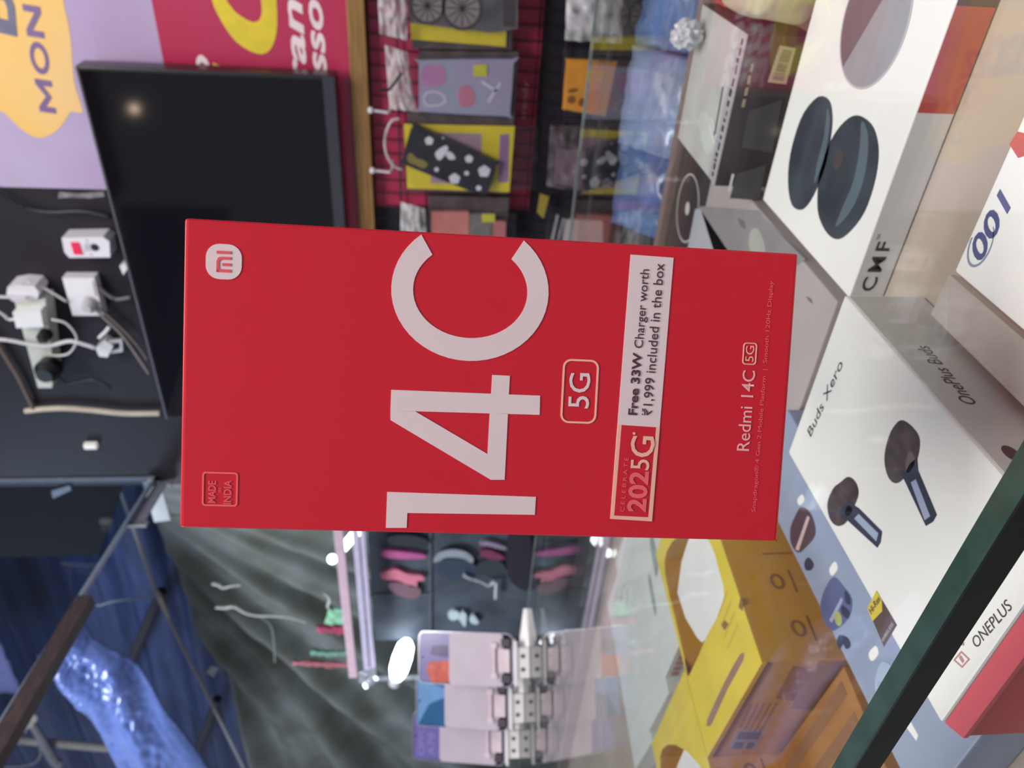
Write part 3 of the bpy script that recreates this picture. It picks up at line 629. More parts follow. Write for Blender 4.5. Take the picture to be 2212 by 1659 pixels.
for k, (bx, by, hh) in enumerate((([(-1.0163,1.0041)][0][0], .69, .150), ([(-1.1366,1.0015)][0][0], .69, .156), ([(-1.2431,0.9997)][0][0], .69, .164))):
    o0 = Vector((bx, by, 1.0)) ; F = Fr(o0 + Vector((0, 0, .0245)) + PN * .006, PU, PV)
    ph = thing('demo_phone', names[k], 'phone', tuple(o0), 'demo phones on stands')
    MB().prism(F, rrect(0, hh / 2, .078, hh, .009, 5), -.008, 0).build('phone_body', m_rim, ph)
    MB().prism(F, rrect(0, hh / 2, .0755, hh - .0025, .008, 5), 0, .0004).build('front_glass', m_scr, ph)
    zt = hh - .003; zc = hh - .050
    wall_cols = ((132, 126, 176), (110, 154, 204), (112, 104, 168))
    sc = flat('screen', F, [(-.0365, zc - .01), (.0365, zc - .01), (.0365, zt - .004), (.0325, zt), (-.0325, zt), (-.0365, zt - .004)], mat('screen_%s' % ('lilac', 'sky', 'violet')[k], wall_cols[k], rough=.15, emit=wall_cols[k], es=.12), ph, .0004, .0006)
    if k == 0:
        flat('screen_picture', F, [(-.0365, zc - .01), (-.003, zc - .01), (-.006, zt - .014), (-.022, zt - .010), (-.0365, zt - .020)], mat('screen_orange', (214, 110, 92), rough=.15, emit=(214, 110, 92), es=.1, col2=(160, 80, 80), scale=60), sc, .0006, .0007)
        flat('screen_picture', F, [(.000, zc - .01), (.020, zc - .01), (.018, zt - .020), (.004, zt - .016)], mat('screen_plum', (112, 98, 136), rough=.15), sc, .0006, .0007)
    if k == 1:
        flat('screen_picture', F, [(-.0365, zc - .01), (.012, zc - .01), (-.004, zt - .020), (-.0365, zt - .001)], mat('screen_deep_blue', (52, 98, 146), rough=.15, emit=(52, 98, 146), es=.1), sc, .0006, .0007)
        flat('screen_picture', F, [(.016, zc - .01), (.0365, zc - .01), (.0365, zt - .006)], mat('screen_mid_blue', (74, 118, 170), rough=.15, emit=(74, 118, 170), es=.1), sc, .0006, .0007)
    if k == 2:
        m_st = mat('screen_letter', (142, 132, 194), rough=.15, emit=(142, 132, 194), es=.1)
        text(F, 'OPPO', -.030, zt - .020, .050, .012, m_st, sc, lift=.0008)
        text(F, 'A78', -.030, zt - .038, .036, .012, m_st, sc, lift=.0008)
    flat('camera_dot', F, ellipse(0, zt - .004, .0018, .0018, 12), m_scr, sc, .0006, .0008)
    flat('demo_sheet', F, rrect(0, (zc + .014) / 2, .0765, zc - .014, .006, 4), m_card, ph, .0008, .0012)
    t = thing('phone_stand', slab[k], 'stand', tuple(o0), 'white stands under the demo phones')
    G = Fr(o0 + PN * .014, PU, (0, 0, 1))
    blk = MB().obox(G, .044, .0205, -.012, .010, .0015, cy=.0107).build('base_block', m_stand, t)
    for sx in (-.0095, .0095): flat('screw_hole', G, ellipse(sx, .0105, .0032, .0036, 16), m_hole, blk, .0100, .0103)
    MB().obox(G, .064, .004, -.012, .014, .001, cy=.0215).build('ledge', m_stand, t)
    H = Fr(o0 + Vector((0, 0, .026)) + PN * .006, PU, PV)
    MB().obox(H, .040, .0045, .0035, .0065, .001, cy=.026).build('front_lip', m_lip, t)
    for sx in (-.022, .022): MB().obox(H, .008, .010, .0025, .0065, .0015, cx=sx, cy=.026).build('lip_end', m_lip, t)
    for sx in (-.026, .026): MB().obox(H, .012, .014, .0016, .005, .001, cx=sx, cy=.008).build('grip_pad', m_pad, t)
    MB().obox(H, .034, .018, .0016, .004, .001, cy=.011).build('clamp_plate', m_lip, t)
    b = MB(); b.loft([o0 + PU * .022 + Vector((0, 0, z_)) + PN * c_ for z_, c_ in ((.0003, -.01), (.0003, .02), (.014, .012), (.014, -.004))],
                     [o0 + PU * .075 + Vector((0, 0, z_)) + PN * c_ for z_, c_ in ((.0003, -.004), (.0003, .006), (.006, .004), (.006, -.001))])
    b.build('foot_fin', m_stand, t)
    MB().obox(Fr(o0 - PN * .016, PU, PV), .030, .060, -.006, -.002, .001, cy=.032).build('back_rest', m_stand, t)

# ------------------------------------------------------------ banners on the back wall
FW = front(1.199)
lav = thing('lavender_banner', 'lavender banner with a yellow splash and purple capitals', 'banner', (0, 1.199, 1.55))
m_lav = mat('banner_lavender', (180, 156, 194), rough=.28, col2=(192, 182, 208), scale=3)
MB().rect(FW, -.495, 1.527, .45, 2.15, 0, .0012).build('banner_sheet', m_lav, lav)
FL = front(1.1976)
m_splash = mat('banner_yellow', (240, 192, 104), rough=.28, col2=(240, 200, 140), scale=4)
flat('yellow_splash', FL, smooth_loop([(-0.2257,1.6426),(-0.2535,1.6439),(-0.2824,1.6472),(-0.3314,1.6561),(-0.3579,1.6553),(-0.3766,1.6562),(-0.3758,1.6715),(-0.3869,1.6815),(-0.4045,1.6992),(-0.4149,1.7196),(-0.4147,1.7346),(-0.4048,1.7479),(-0.3896,1.7595),(-0.3793,1.7684),(-0.3765,1.8017),(-0.3353,1.819),(-0.2326,1.79),(-0.1706,1.7518),(-0.1457,1.6763),(-0.1698,1.6318)], 3), m_splash, lav)
m_ltr = mat('banner_violet', (132, 108, 150), rough=.3)
FL2 = front(1.1972)
qm = [(-0.3798,1.693),(-0.234,1.675)]
du = Vector((qm[1][0] - qm[0][0], 0, qm[1][1] - qm[0][1])); Lm = du.length
FM = Fr((qm[0][0], 1.1972, qm[0][1]), du, (-du.z, 0, du.x))
hM = .0225; k = Lm / 100.0; Y_ = lambda t: t * hM
flat('letter_m', FM, [(0, 0), (6 * k, 0), (6 * k, Y_(.55)), (16 * k, Y_(.12)), (26 * k, Y_(.55)), (26 * k, 0), (32 * k, 0), (32 * k, hM), (27 * k, hM), (16 * k, Y_(.48)), (5 * k, hM), (0, hM)], m_ltr, lav, 0, .0003)
MB().ring(FM, ellipse(52 * k, hM / 2, 15 * k, hM * .54, 28), ellipse(52 * k, hM / 2, 9.5 * k, hM * .32, 28), 0, .0003).build('letter_o', m_ltr, lav)
flat('letter_n', FM, [(71 * k, 0), (77 * k, 0), (77 * k, Y_(.62)), (93 * k, 0), (99 * k, 0), (99 * k, hM), (93 * k, hM), (93 * k, Y_(.38)), (77 * k, hM), (71 * k, hM)], m_ltr, lav, 0, .0003)
qb = [(-0.2756,1.7159),(-0.2115,1.7027)]
dB = Vector((qb[1][0] - qb[0][0], 0, qb[1][1] - qb[0][1])); wB = dB.length
FB2 = Fr((qb[0][0], 1.1972, qb[0][1]), dB, (-dB.z, 0, dB.x)); b = MB()
for y0_ in (0, .030): b.ring(FB2, [(x * wB, y0_ + y) for x, y in ((0, 0), (.6, 0), (.9, .005), (1, .015), (.9, .026), (.6, .031), (0, .031))], [(x * wB, y0_ + y) for x, y in ((.3, .010), (.55, .010), (.66, .0125), (.7, .0155), (.66, .019), (.55, .021), (.3, .021))], 0, .0003)
b.build('letter_b', mat('banner_slate', (118, 116, 142), rough=.3), lav)
pk = thing('crimson_banner', 'crimson pink banner with a big yellow zero and white italic words', 'banner', (0, 1.199, 1.25))
m_crim = mat('banner_crimson', (182, 46, 82), rough=.26, col2=(186, 60, 94), scale=3)
MB().rect(FW, -1.0, 1.245, .45, 1.527, 0, .0012).build('banner_sheet', m_crim, pk)
m_by = mat('banner_lemon', (232, 208, 62), rough=.28); m_bw = mat('banner_white', (244, 226, 232), rough=.28)
MB().ring(FL, smooth_loop([(-0.2164,1.4461),(-0.2337,1.4415),(-0.2513,1.4335),(-0.269,1.4216),(-0.2807,1.404),(-0.2844,1.3884),(-0.2782,1.376),(-0.2636,1.3672),(-0.242,1.3615),(-0.2123,1.3593),(-0.1837,1.3603),(-0.1591,1.3696),(-0.1491,1.3863),(-0.1529,1.4078),(-0.1676,1.428),(-0.1905,1.4407)], 2),
          smooth_loop([(-0.2155,1.4262),(-0.2223,1.4223),(-0.2297,1.4172),(-0.2358,1.4093),(-0.2408,1.3999),(-0.2422,1.3925),(-0.2389,1.3858),(-0.231,1.3816),(-0.2203,1.3803),(-0.2098,1.3802),(-0.1961,1.3809),(-0.186,1.3833),(-0.1796,1.3904),(-0.179,1.4013),(-0.1851,1.4125),(-0.1992,1.4219)], 2), 0, .0003).build('zero_print', m_by, pk)
text2(FL, '5', *[(-0.4065,1.3824),(-0.306,1.3734)], .085, m_by, pk, bold=.05, shear=.25)
text2(FL, 'upto', *[(-0.4307,1.467),(-0.2914,1.4518)], .034, m_bw, pk, bold=.02, shear=.2)
text2(FL, 'brand', *[(-0.3764,1.327),(-0.1551,1.3236)], .0290, m_bw, pk, bold=.024, shear=.22)
text2(FL, 'accessories', *[(-0.4416,1.2973),(-0.0973,1.2972)], .0262, m_bw, pk, bold=.024, shear=.2)
mg = thing('crimson_poster', 'crimson poster strip with faint small lettering behind the wire rack', 'poster', (0, 1.199, .985))
MB().rect(FW, -.512, .985, .45, 1.236, 0, .0012).build('poster_sheet', mat('poster_crimson', (176, 44, 80), rough=.4), mg)
text2(FL, 'trendy', *[(-0.3634,0.9965),(-0.3068,0.9972)], .0125, mat('poster_rose', (226, 160, 172), rough=.4), mg)

# ------------------------------------------------------------ television
tv = thing('television', 'black flat television on the wall beside the crimson banner', 'television', (-.6065, 1.17, 1.281))
m_tvb = mat('tv_casing', (34, 33, 38), rough=.3); m_tvs = mat('tv_screen', (13, 8, 15), rough=.07, spec=.42, var=.02)
MB().box(-.915, -.298, 1.150, 1.182, 1.281, 1.630, .003).build('casing', m_tvb, tv)
FT = front(1.150)
MB().rect(FT, -.909, 1.300, -.304, 1.625, 0, .0006).build('screen', m_tvs, tv)
b = MB(); b.rect(FT, -.914, 1.627, -.299, 1.6295, 0, .0012); b.build('top_bezel', mat('tv_bezel_highlight', (120, 116, 126), rough=.3, metal=.5), tv)  # grey strip paints the highlight along the casing's top edge
MB().rect(FT, -.914, 1.282, -.299, 1.2985, 0, .0014).build('bottom_bezel', mat('tv_bezel_slate', (56, 56, 64), rough=.3), tv)
MB().box(-.72, -.50, 1.182, 1.1975, 1.38, 1.52).build('wall_bracket', m_tvb, tv)

# ------------------------------------------------------------ sockets and cables on the black wall
m_sk = mat('socket_white', (232, 228, 236), rough=.35, var=.02); m_skb = mat('socket_grey', (196, 194, 200), rough=.4)
m_redsw = mat('switch_red', (214, 30, 78), rough=.3, emit=(255, 30, 80), es=.25); m_blk = mat('black_plastic', (26, 26, 30), rough=.4)
def wallpts(y, pts): return [Vector((p[0], y, p[1])) for p in pts]
FS = front(1.168)
ss = thing('switch_socket', 'white wall socket box with a lit red switch', 'socket', (-.6, 1.2, 1.68))
q = [(-0.5646,1.7245),(-0.5616,1.662),(-0.5694,1.6541),(-0.5971,1.6591),(-0.5991,1.7218),(-0.5894,1.7269)]
MB().prism(FS, smooth_loop(q, 1), -.0315, 0).build('socket_box', m_sk, ss)
flat('red_switch', FS, [(-0.5715,1.7125),(-0.5712,1.7006),(-0.5922,1.6996),(-0.5924,1.7123)], m_redsw, ss, 0, .002)
flat('socket_face', FS, [(-0.5742,1.693),(-0.5732,1.6802),(-0.5853,1.6817),(-0.5864,1.6946)], m_skb, ss, 0, .001)
flat('socket_hole', FS, ellipse(*[(-0.5796,1.6782)][0], .006, .006, 16), m_blk, ss, 0, .0012)
for q in ([(-0.5685,1.6881)][0], [(-0.5927,1.6878)][0]): flat('screw', FS, ellipse(q[0], q[1], .002, .002, 10), m_skb, ss, 0, .001)
sp = thing('socket_plate', 'white square socket plate with cables plugged in below the switch box', 'socket', (-.69, 1.2, 1.72))
FS2 = front(1.18)
MB().prism(FS2, [(-0.6418,1.7488),(-0.641,1.6987),(-0.7136,1.7007),(-0.7142,1.7509)], -.0195, 0).build('plate', m_sk, sp)
flat('plate_cover', FS2, [(-0.6469,1.7458),(-0.6462,1.7021),(-0.6741,1.7031),(-0.6765,1.7478)], m_white_pl, sp, 0, .002)
MB().lathe(Vector((*[[(-0.6894,1.7157)][0][0]], 1.18, [(-0.6894,1.7157)][0][1])), (0, -1, 0), [(0, .013), (.012, .012), (.02, .007)], 16).build('plug', m_skb, sp)
es = thing('extension_board', 'long white extension board with black and white plugs on the wall', 'extension board', (-.78, 1.2, 1.83))
FE = front(1.166)
MB().prism(FE, [(-0.6748,1.8273),(-0.6742,1.7783),(-0.8176,1.8043),(-0.8558,1.8178),(-0.8558,1.8412)], -.0335, 0).build('board', mat('board_ivory', (206, 208, 200), rough=.4), es)
MB().prism(FE, smooth_loop([(-0.6508,1.8286),(-0.6484,1.7868),(-0.6717,1.7884),(-0.6766,1.8293)], 2), -.0335, .004).build('end_cap', m_sk, es)
MB().prism(FE, [(-0.6906,1.8277),(-0.6865,1.7832),(-0.7188,1.7877),(-0.721,1.8309)], 0, .016).build('white_plug', m_white_pl, es)
q = [(-0.7409,1.7951)][0]; MB().lathe((q[0], 1.166, q[1]), (0, -1, 0), [(0, .011), (.016, .010), (.024, .005)], 16).build('black_plug', m_blk, es)
q = [(-0.8064,1.8044)][0]; MB().lathe((q[0], 1.166, q[1]), (0, -1, 0), [(0, .019), (.02, .021), (.034, .013)], 18).build('black_adapter', m_blk, es)
wa = thing('white_charger', 'small white charger plug dangling on its cable below the socket plate', 'charger', (-.79, 1.185, 1.70))
MB().prism(front(1.172), [(-0.7745,1.7263),(-0.7591,1.7073),(-0.7705,1.6963),(-0.7938,1.7109),(-0.7919,1.7244)], -.02, 0).build('charger_body', m_white_pl, wa)
MB().ring(front(1.172), [(-0.7609,1.7032),(-0.7589,1.6798),(-0.7839,1.6839),(-0.7879,1.7049)], [(-0.7657,1.6997),(-0.7646,1.6849),(-0.7791,1.6875),(-0.7821,1.7005)], -.008, -.003).build('charger_clip', m_skb, wa)
for q in ([(-0.7534,1.7151),(-0.7421,1.7033)], [(-0.7458,1.7057),(-0.7308,1.6931)]): MB().tube(wallpts(1.172, q), .003, 6).build('cable_loop', m_white_pl, wa)
m_cab = mat('cable_white', (214, 208, 212), rough=.4); m_cabg = mat('cable_taupe', (150, 136, 134), rough=.5)
def cable(label, pts, r, m_, y=1.185): return tag(MB().tube(smooth_path(wallpts(y, pts), 6), r, 8).build('cable', m_, smooth=True), label, 'cable')
cable('white cable from the extension board end to the socket plate', [(-0.6555,1.8181),(-0.6476,1.8001),(-0.6584,1.7795),(-0.6842,1.7502)], .0022, m_cab, 1.175)
cable('white cable running off above the extension board end cap', [(-0.6637,1.8547),(-0.6651,1.8269),(-0.6656,1.7987)], .0026, m_cab, 1.155)
cable('white cable ending in a white plug on the extension board', [(-0.6854,1.858),(-0.7002,1.8447),(-0.7072,1.8411),(-0.7062,1.8264)], .0024, m_cab, 1.155)
cable('white cable looping round beside the black adapter', [(-0.7035,1.7702),(-0.7105,1.7502),(-0.7322,1.7405),(-0.7507,1.7445),(-0.7715,1.7619),(-0.7755,1.7839),(-0.7717,1.7933)], .0020, m_cab, 1.15)
cable('thick white cable crossing the extension board to the small white charger', [(-0.7424,1.8773),(-0.745,1.849),(-0.7522,1.8218),(-0.7557,1.7896),(-0.7461,1.7537),(-0.7534,1.7295),(-0.7599,1.7154)], .0034, m_cab, 1.15)
cable('pale twin cable sagging from the socket plate to the television top', [(-0.6879,1.709),(-0.7094,1.6979),(-0.7443,1.6759),(-0.7952,1.6578),(-0.8281,1.6474)], .0022, m_cabg, 1.17)
cable('pale thin cable beside the twin cable to the television top', [(-0.6914,1.7074),(-0.7111,1.6928),(-0.7481,1.6687),(-0.7825,1.653),(-0.8022,1.6469)], .0018, m_cabg, 1.176)
cable('grey curved cable behind the television edge next to the socket plate', [(-0.661,1.6972),(-0.6749,1.6872),(-0.6837,1.6744),(-0.6798,1.6496)], .0034, mat('cable_grey', (112, 104, 110), rough=.5))
cable('black cable drooping along the wall under the lavender banner', [(-0.491,1.8133),(-0.509,1.7922),(-0.5235,1.7695),(-0.5288,1.737),(-0.5261,1.6882),(-0.5344,1.6486)], .0030, m_blk)
cable('black cable hanging from the black adapter', [(-0.8204,1.805),(-0.8485,1.7955),(-0.8444,1.771),(-0.8404,1.7425),(-0.8588,1.7192)], .0024, m_blk, 1.17)
tag(MB().tube(smooth_path(wallpts(1.19, [(-0.9265,1.8924),(-0.9223,1.8629),(-0.9203,1.8218),(-0.9248,1.7739),(-0.9328,1.718),(-0.9331,1.6555)]), 4), .0052, 8).build('cable_conduit', mat('conduit_cream', (206, 194, 176), rough=.5)), 'cream cable conduit running straight down the black wall', 'conduit')
tag(MB().tube(wallpts(1.19, [(-0.771,1.8962),(-0.8497,1.8817),(-0.9266,1.8762)]), .004, 8).build('wooden_lath', mat('lath_brown', (112, 94, 86), rough=.6)), 'thin brown lath slanting to the top of the cream conduit', 'lath')
tag(MB().prism(front(1.1995), [(-0.501,1.7225),(-0.5033,1.6943),(-0.4984,1.6559),(-0.5068,1.6565),(-0.5105,1.6782),(-0.5098,1.7097),(-0.5117,1.7268)], 0, .0008).build('torn_tape', mat('tape_pale', (150, 146, 152), rough=.5, var=.25, scale=60)), 'torn strip of pale tape on the black wall under the lavender banner', 'tape')
tag(MB().prism(front(1.18), [(-0.6189,1.6536),(-0.6129,1.6436),(-0.623,1.6415),(-0.6351,1.6515)], -.019, 0).build('white_clip', m_white_pl), 'small white cable clip at the television top edge', 'clip')
# ------------------------------------------------------------ wire rack with packets
rk = thing('wire_rack', 'black wire grid rack on the back wall behind the hanging packets', 'rack', (-.3, 1.19, .70))
m_wire = mat('rack_wire', (58, 50, 56), rough=.35, metal=.6)
xs = [-.70 + .0215 * k for k in range(36)]
for x in xs: MB().tube([(x, 1.190, .70), (x, 1.190, 1.235)], .0011, 6).build('wire', m_wire, rk)
for k in range(14): MB().tube([(-.72, 1.188, .705 + .0408 * k), (.08, 1.188, .705 + .0408 * k)], .0013, 6).build('cross_wire', m_wire, rk)
def quad_sheet(F, q, lift, amp, n=16, seed=0, bulge=0.0):
    q = [Vector((p[0], p[1])) for p in q]
    def f(u, v):
        p = q[0] * (1 - u) * (1 - v) + q[1] * u * (1 - v) + q[2] * u * v + q[3] * (1 - u) * v
        d = noise.noise(Vector((u * 6, v * 6, seed))) * amp + abs(noise.noise(Vector((u * 13, v * 11, seed + 5)))) * amp + bulge * math.sin(PI * u) * math.sin(PI * v)
        return F.p(p.x, p.y, lift + d)
    return f
m_bag = glass('clear_bag_film', (236, 236, 238), ior=1.16, rough=.12, haze=.03, hcol=(200, 196, 204), scale=60, bump=.5)
m_bagw = glass('milky_bag_film', (236, 236, 238), ior=1.45, rough=.15, haze=.75, hcol=(216, 212, 214), scale=45, bump=.8)
m_bagd = glass('smoky_bag_film', (214, 206, 210), ior=1.4, rough=.12, haze=.30, hcol=(150, 134, 142), scale=70, bump=.8)
m_ycard = mat('card_yellow', (226, 204, 46), rough=.45); m_ystk = mat('price_sticker_yellow', (206, 200, 62), rough=.5)
def bag(parent, name, q, lift, m_, amp=.004, bulge=.004, seed=0, F=None): return MB().sheet(quad_sheet(F or FK, q, lift, amp, 16, seed, bulge), 16, 16).build(name, m_, parent, smooth=True)
FK = front(1.165)
def packet(name, label, at_): return thing(name, label, 'phone case packet', at_, 'phone case packets on the wire rack')
# A: dark case with clockwork wheels
pA = packet('case_packet', 'packet with a dark grey phone case printed with clockwork wheels', (-.24, 1.17, 1.05))
flat('backing_card', FK, [(-0.1644,1.1752),(-0.1577,1.0409),(-0.2517,1.0406),(-0.2477,1.174)], m_ycard, pA, .002, .003)
m_dcase = mat('case_charcoal', (104, 100, 102), rough=.35, col2=(80, 80, 84), scale=30)
cA = flat('phone_case', FK, [(-0.148,1.1773),(-0.1406,1.0307),(-0.2255,1.0264),(-0.2319,1.0627),(-0.2304,1.0823),(-0.2238,1.1762)], m_dcase, pA, .006, .014)
m_gear = mat('print_gear', (142, 132, 132), rough=.4); m_geard = mat('print_gear_dark', (70, 62, 66), rough=.4)
for (px, rr_) in (([(-0.2017,1.1512)][0], .024), ([(-0.2029,1.1037)][0], .028)):
    MB().ring(FK, ellipse(px[0], px[1], rr_, rr_, 28), ellipse(px[0], px[1], rr_ * .84, rr_ * .84, 28), .014, .0146).build('wheel_print', m_geard, cA)
    flat('wheel_print', FK, ellipse(px[0], px[1], rr_ * .84, rr_ * .84, 28), m_gear, cA, .014, .0143)
    for a in range(6):
        c, s = math.cos(a * PI / 6), math.sin(a * PI / 6)
        flat('spoke_print', FK, [(px[0] + c * rr_ * .8 - s * .0008, px[1] + s * rr_ * .8 + c * .0008), (px[0] + c * rr_ * .8 + s * .0008, px[1] + s * rr_ * .8 - c * .0008), (px[0] - c * rr_ * .8 + s * .0008, px[1] - s * rr_ * .8 - c * .0008), (px[0] - c * rr_ * .8 - s * .0008, px[1] - s * rr_ * .8 + c * .0008)], m_geard, cA, .0143, .0146)
flat('dark_panel', FK, [(-0.1471,1.0509),(-0.1463,1.0341),(-0.2232,1.0292),(-0.2228,1.0468)], m_geard, cA, .014, .0143)
bag(pA, 'clear_bag', [(-0.1495,1.2065),(-0.2529,1.2102),(-0.2513,1.03),(-0.1409,1.0369)], .018, m_bag, .004, .004, 1)
bag(pA, 'bag_header', [(-0.1665,1.2175),(-0.2387,1.216),(-0.2455,1.1791),(-0.1645,1.1776)], .020, m_bagw, .006, .004, 2)
# B: lilac glitter case
pB = packet('case_packet', 'packet with a translucent lilac case with pink shapes and a white header', (-.31, 1.17, 1.07))
m_lil = mat('case_lilac', (164, 148, 178), rough=.3, col2=(150, 158, 178), scale=22)
cB = MB().prism(FK, [p for p in rrect(0, 0, 1, 1, .08, 4)] and smooth_loop([(-0.273,1.1613),(-0.2663,1.0311),(-0.2713,1.0288),(-0.3436,1.0299),(-0.3465,1.0353),(-0.3442,1.1606),(-0.339,1.1639),(-0.2768,1.1633)], 2), .004, .012).build('phone_case', m_lil, pB)
m_pk = mat('print_orchid', (186, 128, 172), rough=.35); m_pk2 = mat('print_pink', (196, 122, 146), rough=.35)
flat('orchid_print', FK, smooth_loop([(-0.2816,1.1574),(-0.278,1.1304),(-0.2994,1.1256),(-0.3078,1.1402),(-0.3046,1.1576)], 3), m_pk, cB, .012, .0124)
flat('pink_print', FK, smooth_loop([(-0.3117,1.1066),(-0.3034,1.0933),(-0.3173,1.082),(-0.3321,1.0857),(-0.3347,1.1027)], 3), m_pk2, cB, .012, .0124)
MB().ring(FK, smooth_loop([(-0.3175,1.1563),(-0.313,1.1402),(-0.319,1.1254),(-0.3308,1.1239),(-0.3367,1.1388),(-0.3347,1.1564)], 3), smooth_loop([(-0.32,1.1523),(-0.3169,1.1402),(-0.3218,1.1294),(-0.3283,1.1287),(-0.3327,1.1395),(-0.3312,1.1524)], 3), .012, .0126).build('lens_frame', mat('case_clear_rim', (196, 186, 204), rough=.2), cB)
for q in ([(-0.2961,1.0733),(-0.3095,1.049),(-0.3135,1.0508),(-0.3,1.0745)], [(-0.326,1.0653),(-0.2977,1.0475),(-0.3001,1.0447),(-0.3285,1.0611)]): flat('wing_print', FK, q, mat('print_silver', (204, 204, 216), rough=.25), cB, .012, .0124)
flat('price_sticker', FK, [(-0.2755,1.0861),(-0.2741,1.0668),(-0.2906,1.0661),(-0.2914,1.0856)], m_ystk, pB, .013, .0135)
bag(pB, 'clear_bag', [(-0.2651,1.1808),(-0.3476,1.1783),(-0.3487,1.0212),(-0.2585,1.0243)], .016, m_bag, .003, .004, 3)
bag(pB, 'bag_header', [(-0.2541,1.2102),(-0.3419,1.2065),(-0.3445,1.1674),(-0.2626,1.1794)], .012, m_bagw, .005, .004, 4)
# C: black case with white flowers
pC = packet('case_packet', 'packet with a tilted black floral phone case on a yellow card', (-.43, 1.17, 1.05))
flat('backing_card', FK, [(-0.3662,1.1868),(-0.3639,1.0203),(-0.468,1.0225),(-0.4663,1.1832)], m_ycard, pC, .001, .002)
flat('card_picture', FK, [(-0.377,1.1401),(-0.3768,1.0702),(-0.4548,1.0688),(-0.457,1.1471)], mat('card_mauve', (172, 142, 158), rough=.45), pC, .002, .0022)
flat('card_band', FK, [(-0.3772,1.0421),(-0.3754,1.028),(-0.4513,1.025),(-0.4532,1.041)], mat('card_purple', (154, 116, 160), rough=.45), pC, .002, .0022)
FCc = front(1.159)
cC = MB().prism(FCc, smooth_loop([(-0.3658,1.1703),(-0.3649,1.1648),(-0.4127,1.0507),(-0.4198,1.046),(-0.4635,1.0571),(-0.469,1.0627),(-0.467,1.0745),(-0.4241,1.1851),(-0.417,1.1891),(-0.3701,1.1758)], 2), .0, .009).build('phone_case', mat('case_black', (32, 32, 42), rough=.3), pC)
m_fl = mat('print_white', (226, 224, 230), rough=.4); m_gold = mat('print_gold', (140, 124, 60), rough=.35)
for (a_, r_) in (([(-0.3856,1.1491)][0], .0062), ([(-0.4113,1.0888)][0], .006), ([(-0.4434,1.1101)][0], .0082), ([(-0.4302,1.0647)][0], .009), ([(-0.4295,1.1379)][0], .0034), ([(-0.434,1.0917)][0], .0036), ([(-0.4573,1.0723)][0], .0042), ([(-0.3808,1.1284)][0], .0014)):
    flat('flower_print', FCc, [(a_[0] + r_ * (1 + .08 * math.cos(5 * t)) * math.cos(t), a_[1] + r_ * (1 + .08 * math.cos(5 * t)) * math.sin(t)) for t in [2 * PI * i / 30 for i in range(30)]], m_fl, cC, .009, .0096)
for q in ([(-0.4036,1.1401),(-0.3919,1.1248),(-0.3974,1.1206),(-0.4075,1.1261),(-0.4149,1.1344)], [(-0.4032,1.1247),(-0.4015,1.1164),(-0.4113,1.1092),(-0.413,1.119)]): flat('bow_print', FCc, smooth_loop(q, 3), m_fl, cC, .009, .0096)
for q in ([(-0.4107,1.1818),(-0.4048,1.1761),(-0.4131,1.1679),(-0.4156,1.1568),(-0.4226,1.1512),(-0.4286,1.1583),(-0.4232,1.1708),(-0.4192,1.1806)],): flat('gold_print', FCc, smooth_loop(q, 3), m_gold, cC, .009, .0096)
bag(pC, 'clear_bag', [(-0.3604,1.1962),(-0.4712,1.1963),(-0.4562,0.9826),(-0.3558,0.987)], .020, m_bag, .003, .004, 6)
MB().tube(smooth_path(wallpts(1.155, [(-0.3559,1.1931),(-0.3603,1.2047),(-0.3832,1.2142),(-0.4077,1.2137),(-0.4275,1.2032),(-0.4329,1.1908)]), 5), .0020, 6).build('bag_handle', m_bagw, pC)
# D: coral case
pD = packet('case_packet', 'packet with a coral and grey phone case half hidden by the red phone box', (-.56, 1.17, 1.05))
cD = flat('phone_case', FK, [(-0.5008,1.1457),(-0.4994,1.0865),(-0.5882,1.084),(-0.5894,1.1472)], mat('case_coral', (214, 130, 120), rough=.35), pD, .004, .012)
flat('case_half', FK, [(-0.5025,1.0856),(-0.5032,1.049),(-0.5875,1.0467),(-0.5882,1.084)], mat('case_grey_green', (122, 118, 112), rough=.35), pD, .004, .012)
flat('case_half', FK, [(-0.5127,1.0478),(-0.5154,1.0258),(-0.5871,1.0233),(-0.5875,1.0467)], mat('case_salmon', (196, 120, 116), rough=.35), pD, .004, .011)
MB().ring(FK, ellipse(*[(-0.531,1.0675)][0], .014, .014, 24), ellipse(*[(-0.531,1.0675)][0], .0115, .0115, 24), .012, .0126).build('ring_print', m_gear, cD)
flat('price_sticker', FK, [(-0.5012,1.0656),(-0.5007,1.0446),(-0.5151,1.0439),(-0.5156,1.065)], m_ystk, pD, .0125, .013)
bag(pD, 'clear_bag', [(-0.4926,1.1895),(-0.5902,1.1901),(-0.5867,1.0061),(-0.4959,1.0104)], .017, m_bag, .003, .004, 8)
bag(pD, 'bag_header', [(-0.4811,1.1936),(-0.5903,1.1962),(-0.5894,1.1503),(-0.4917,1.1559)], .019, m_bagw, .005, .004, 9)
# the packets stacked behind each front one show as dull taupe film at the side
m_stack = mat('packet_stack_taupe', (92, 80, 82), rough=.4, var=.2, scale=50)
for pk_, q in ((pA, [(-0.1642,1.1715),(-0.2611,1.1729),(-0.2563,1.0317),(-0.1576,1.0377)]), (pB, [(-0.2631,1.1632),(-0.347,1.164),(-0.3392,1.0218),(-0.2584,1.0216)]), (pC, [(-0.3504,1.1811),(-0.4708,1.1804),(-0.4727,1.0252),(-0.3419,1.0216)]), (pD, [(-0.4792,1.1507),(-0.5894,1.1472),(-0.5871,1.0233),(-0.4789,1.0219)])):
    flat('packets_behind', FK, q, m_stack, pk_, -.016, -.001)
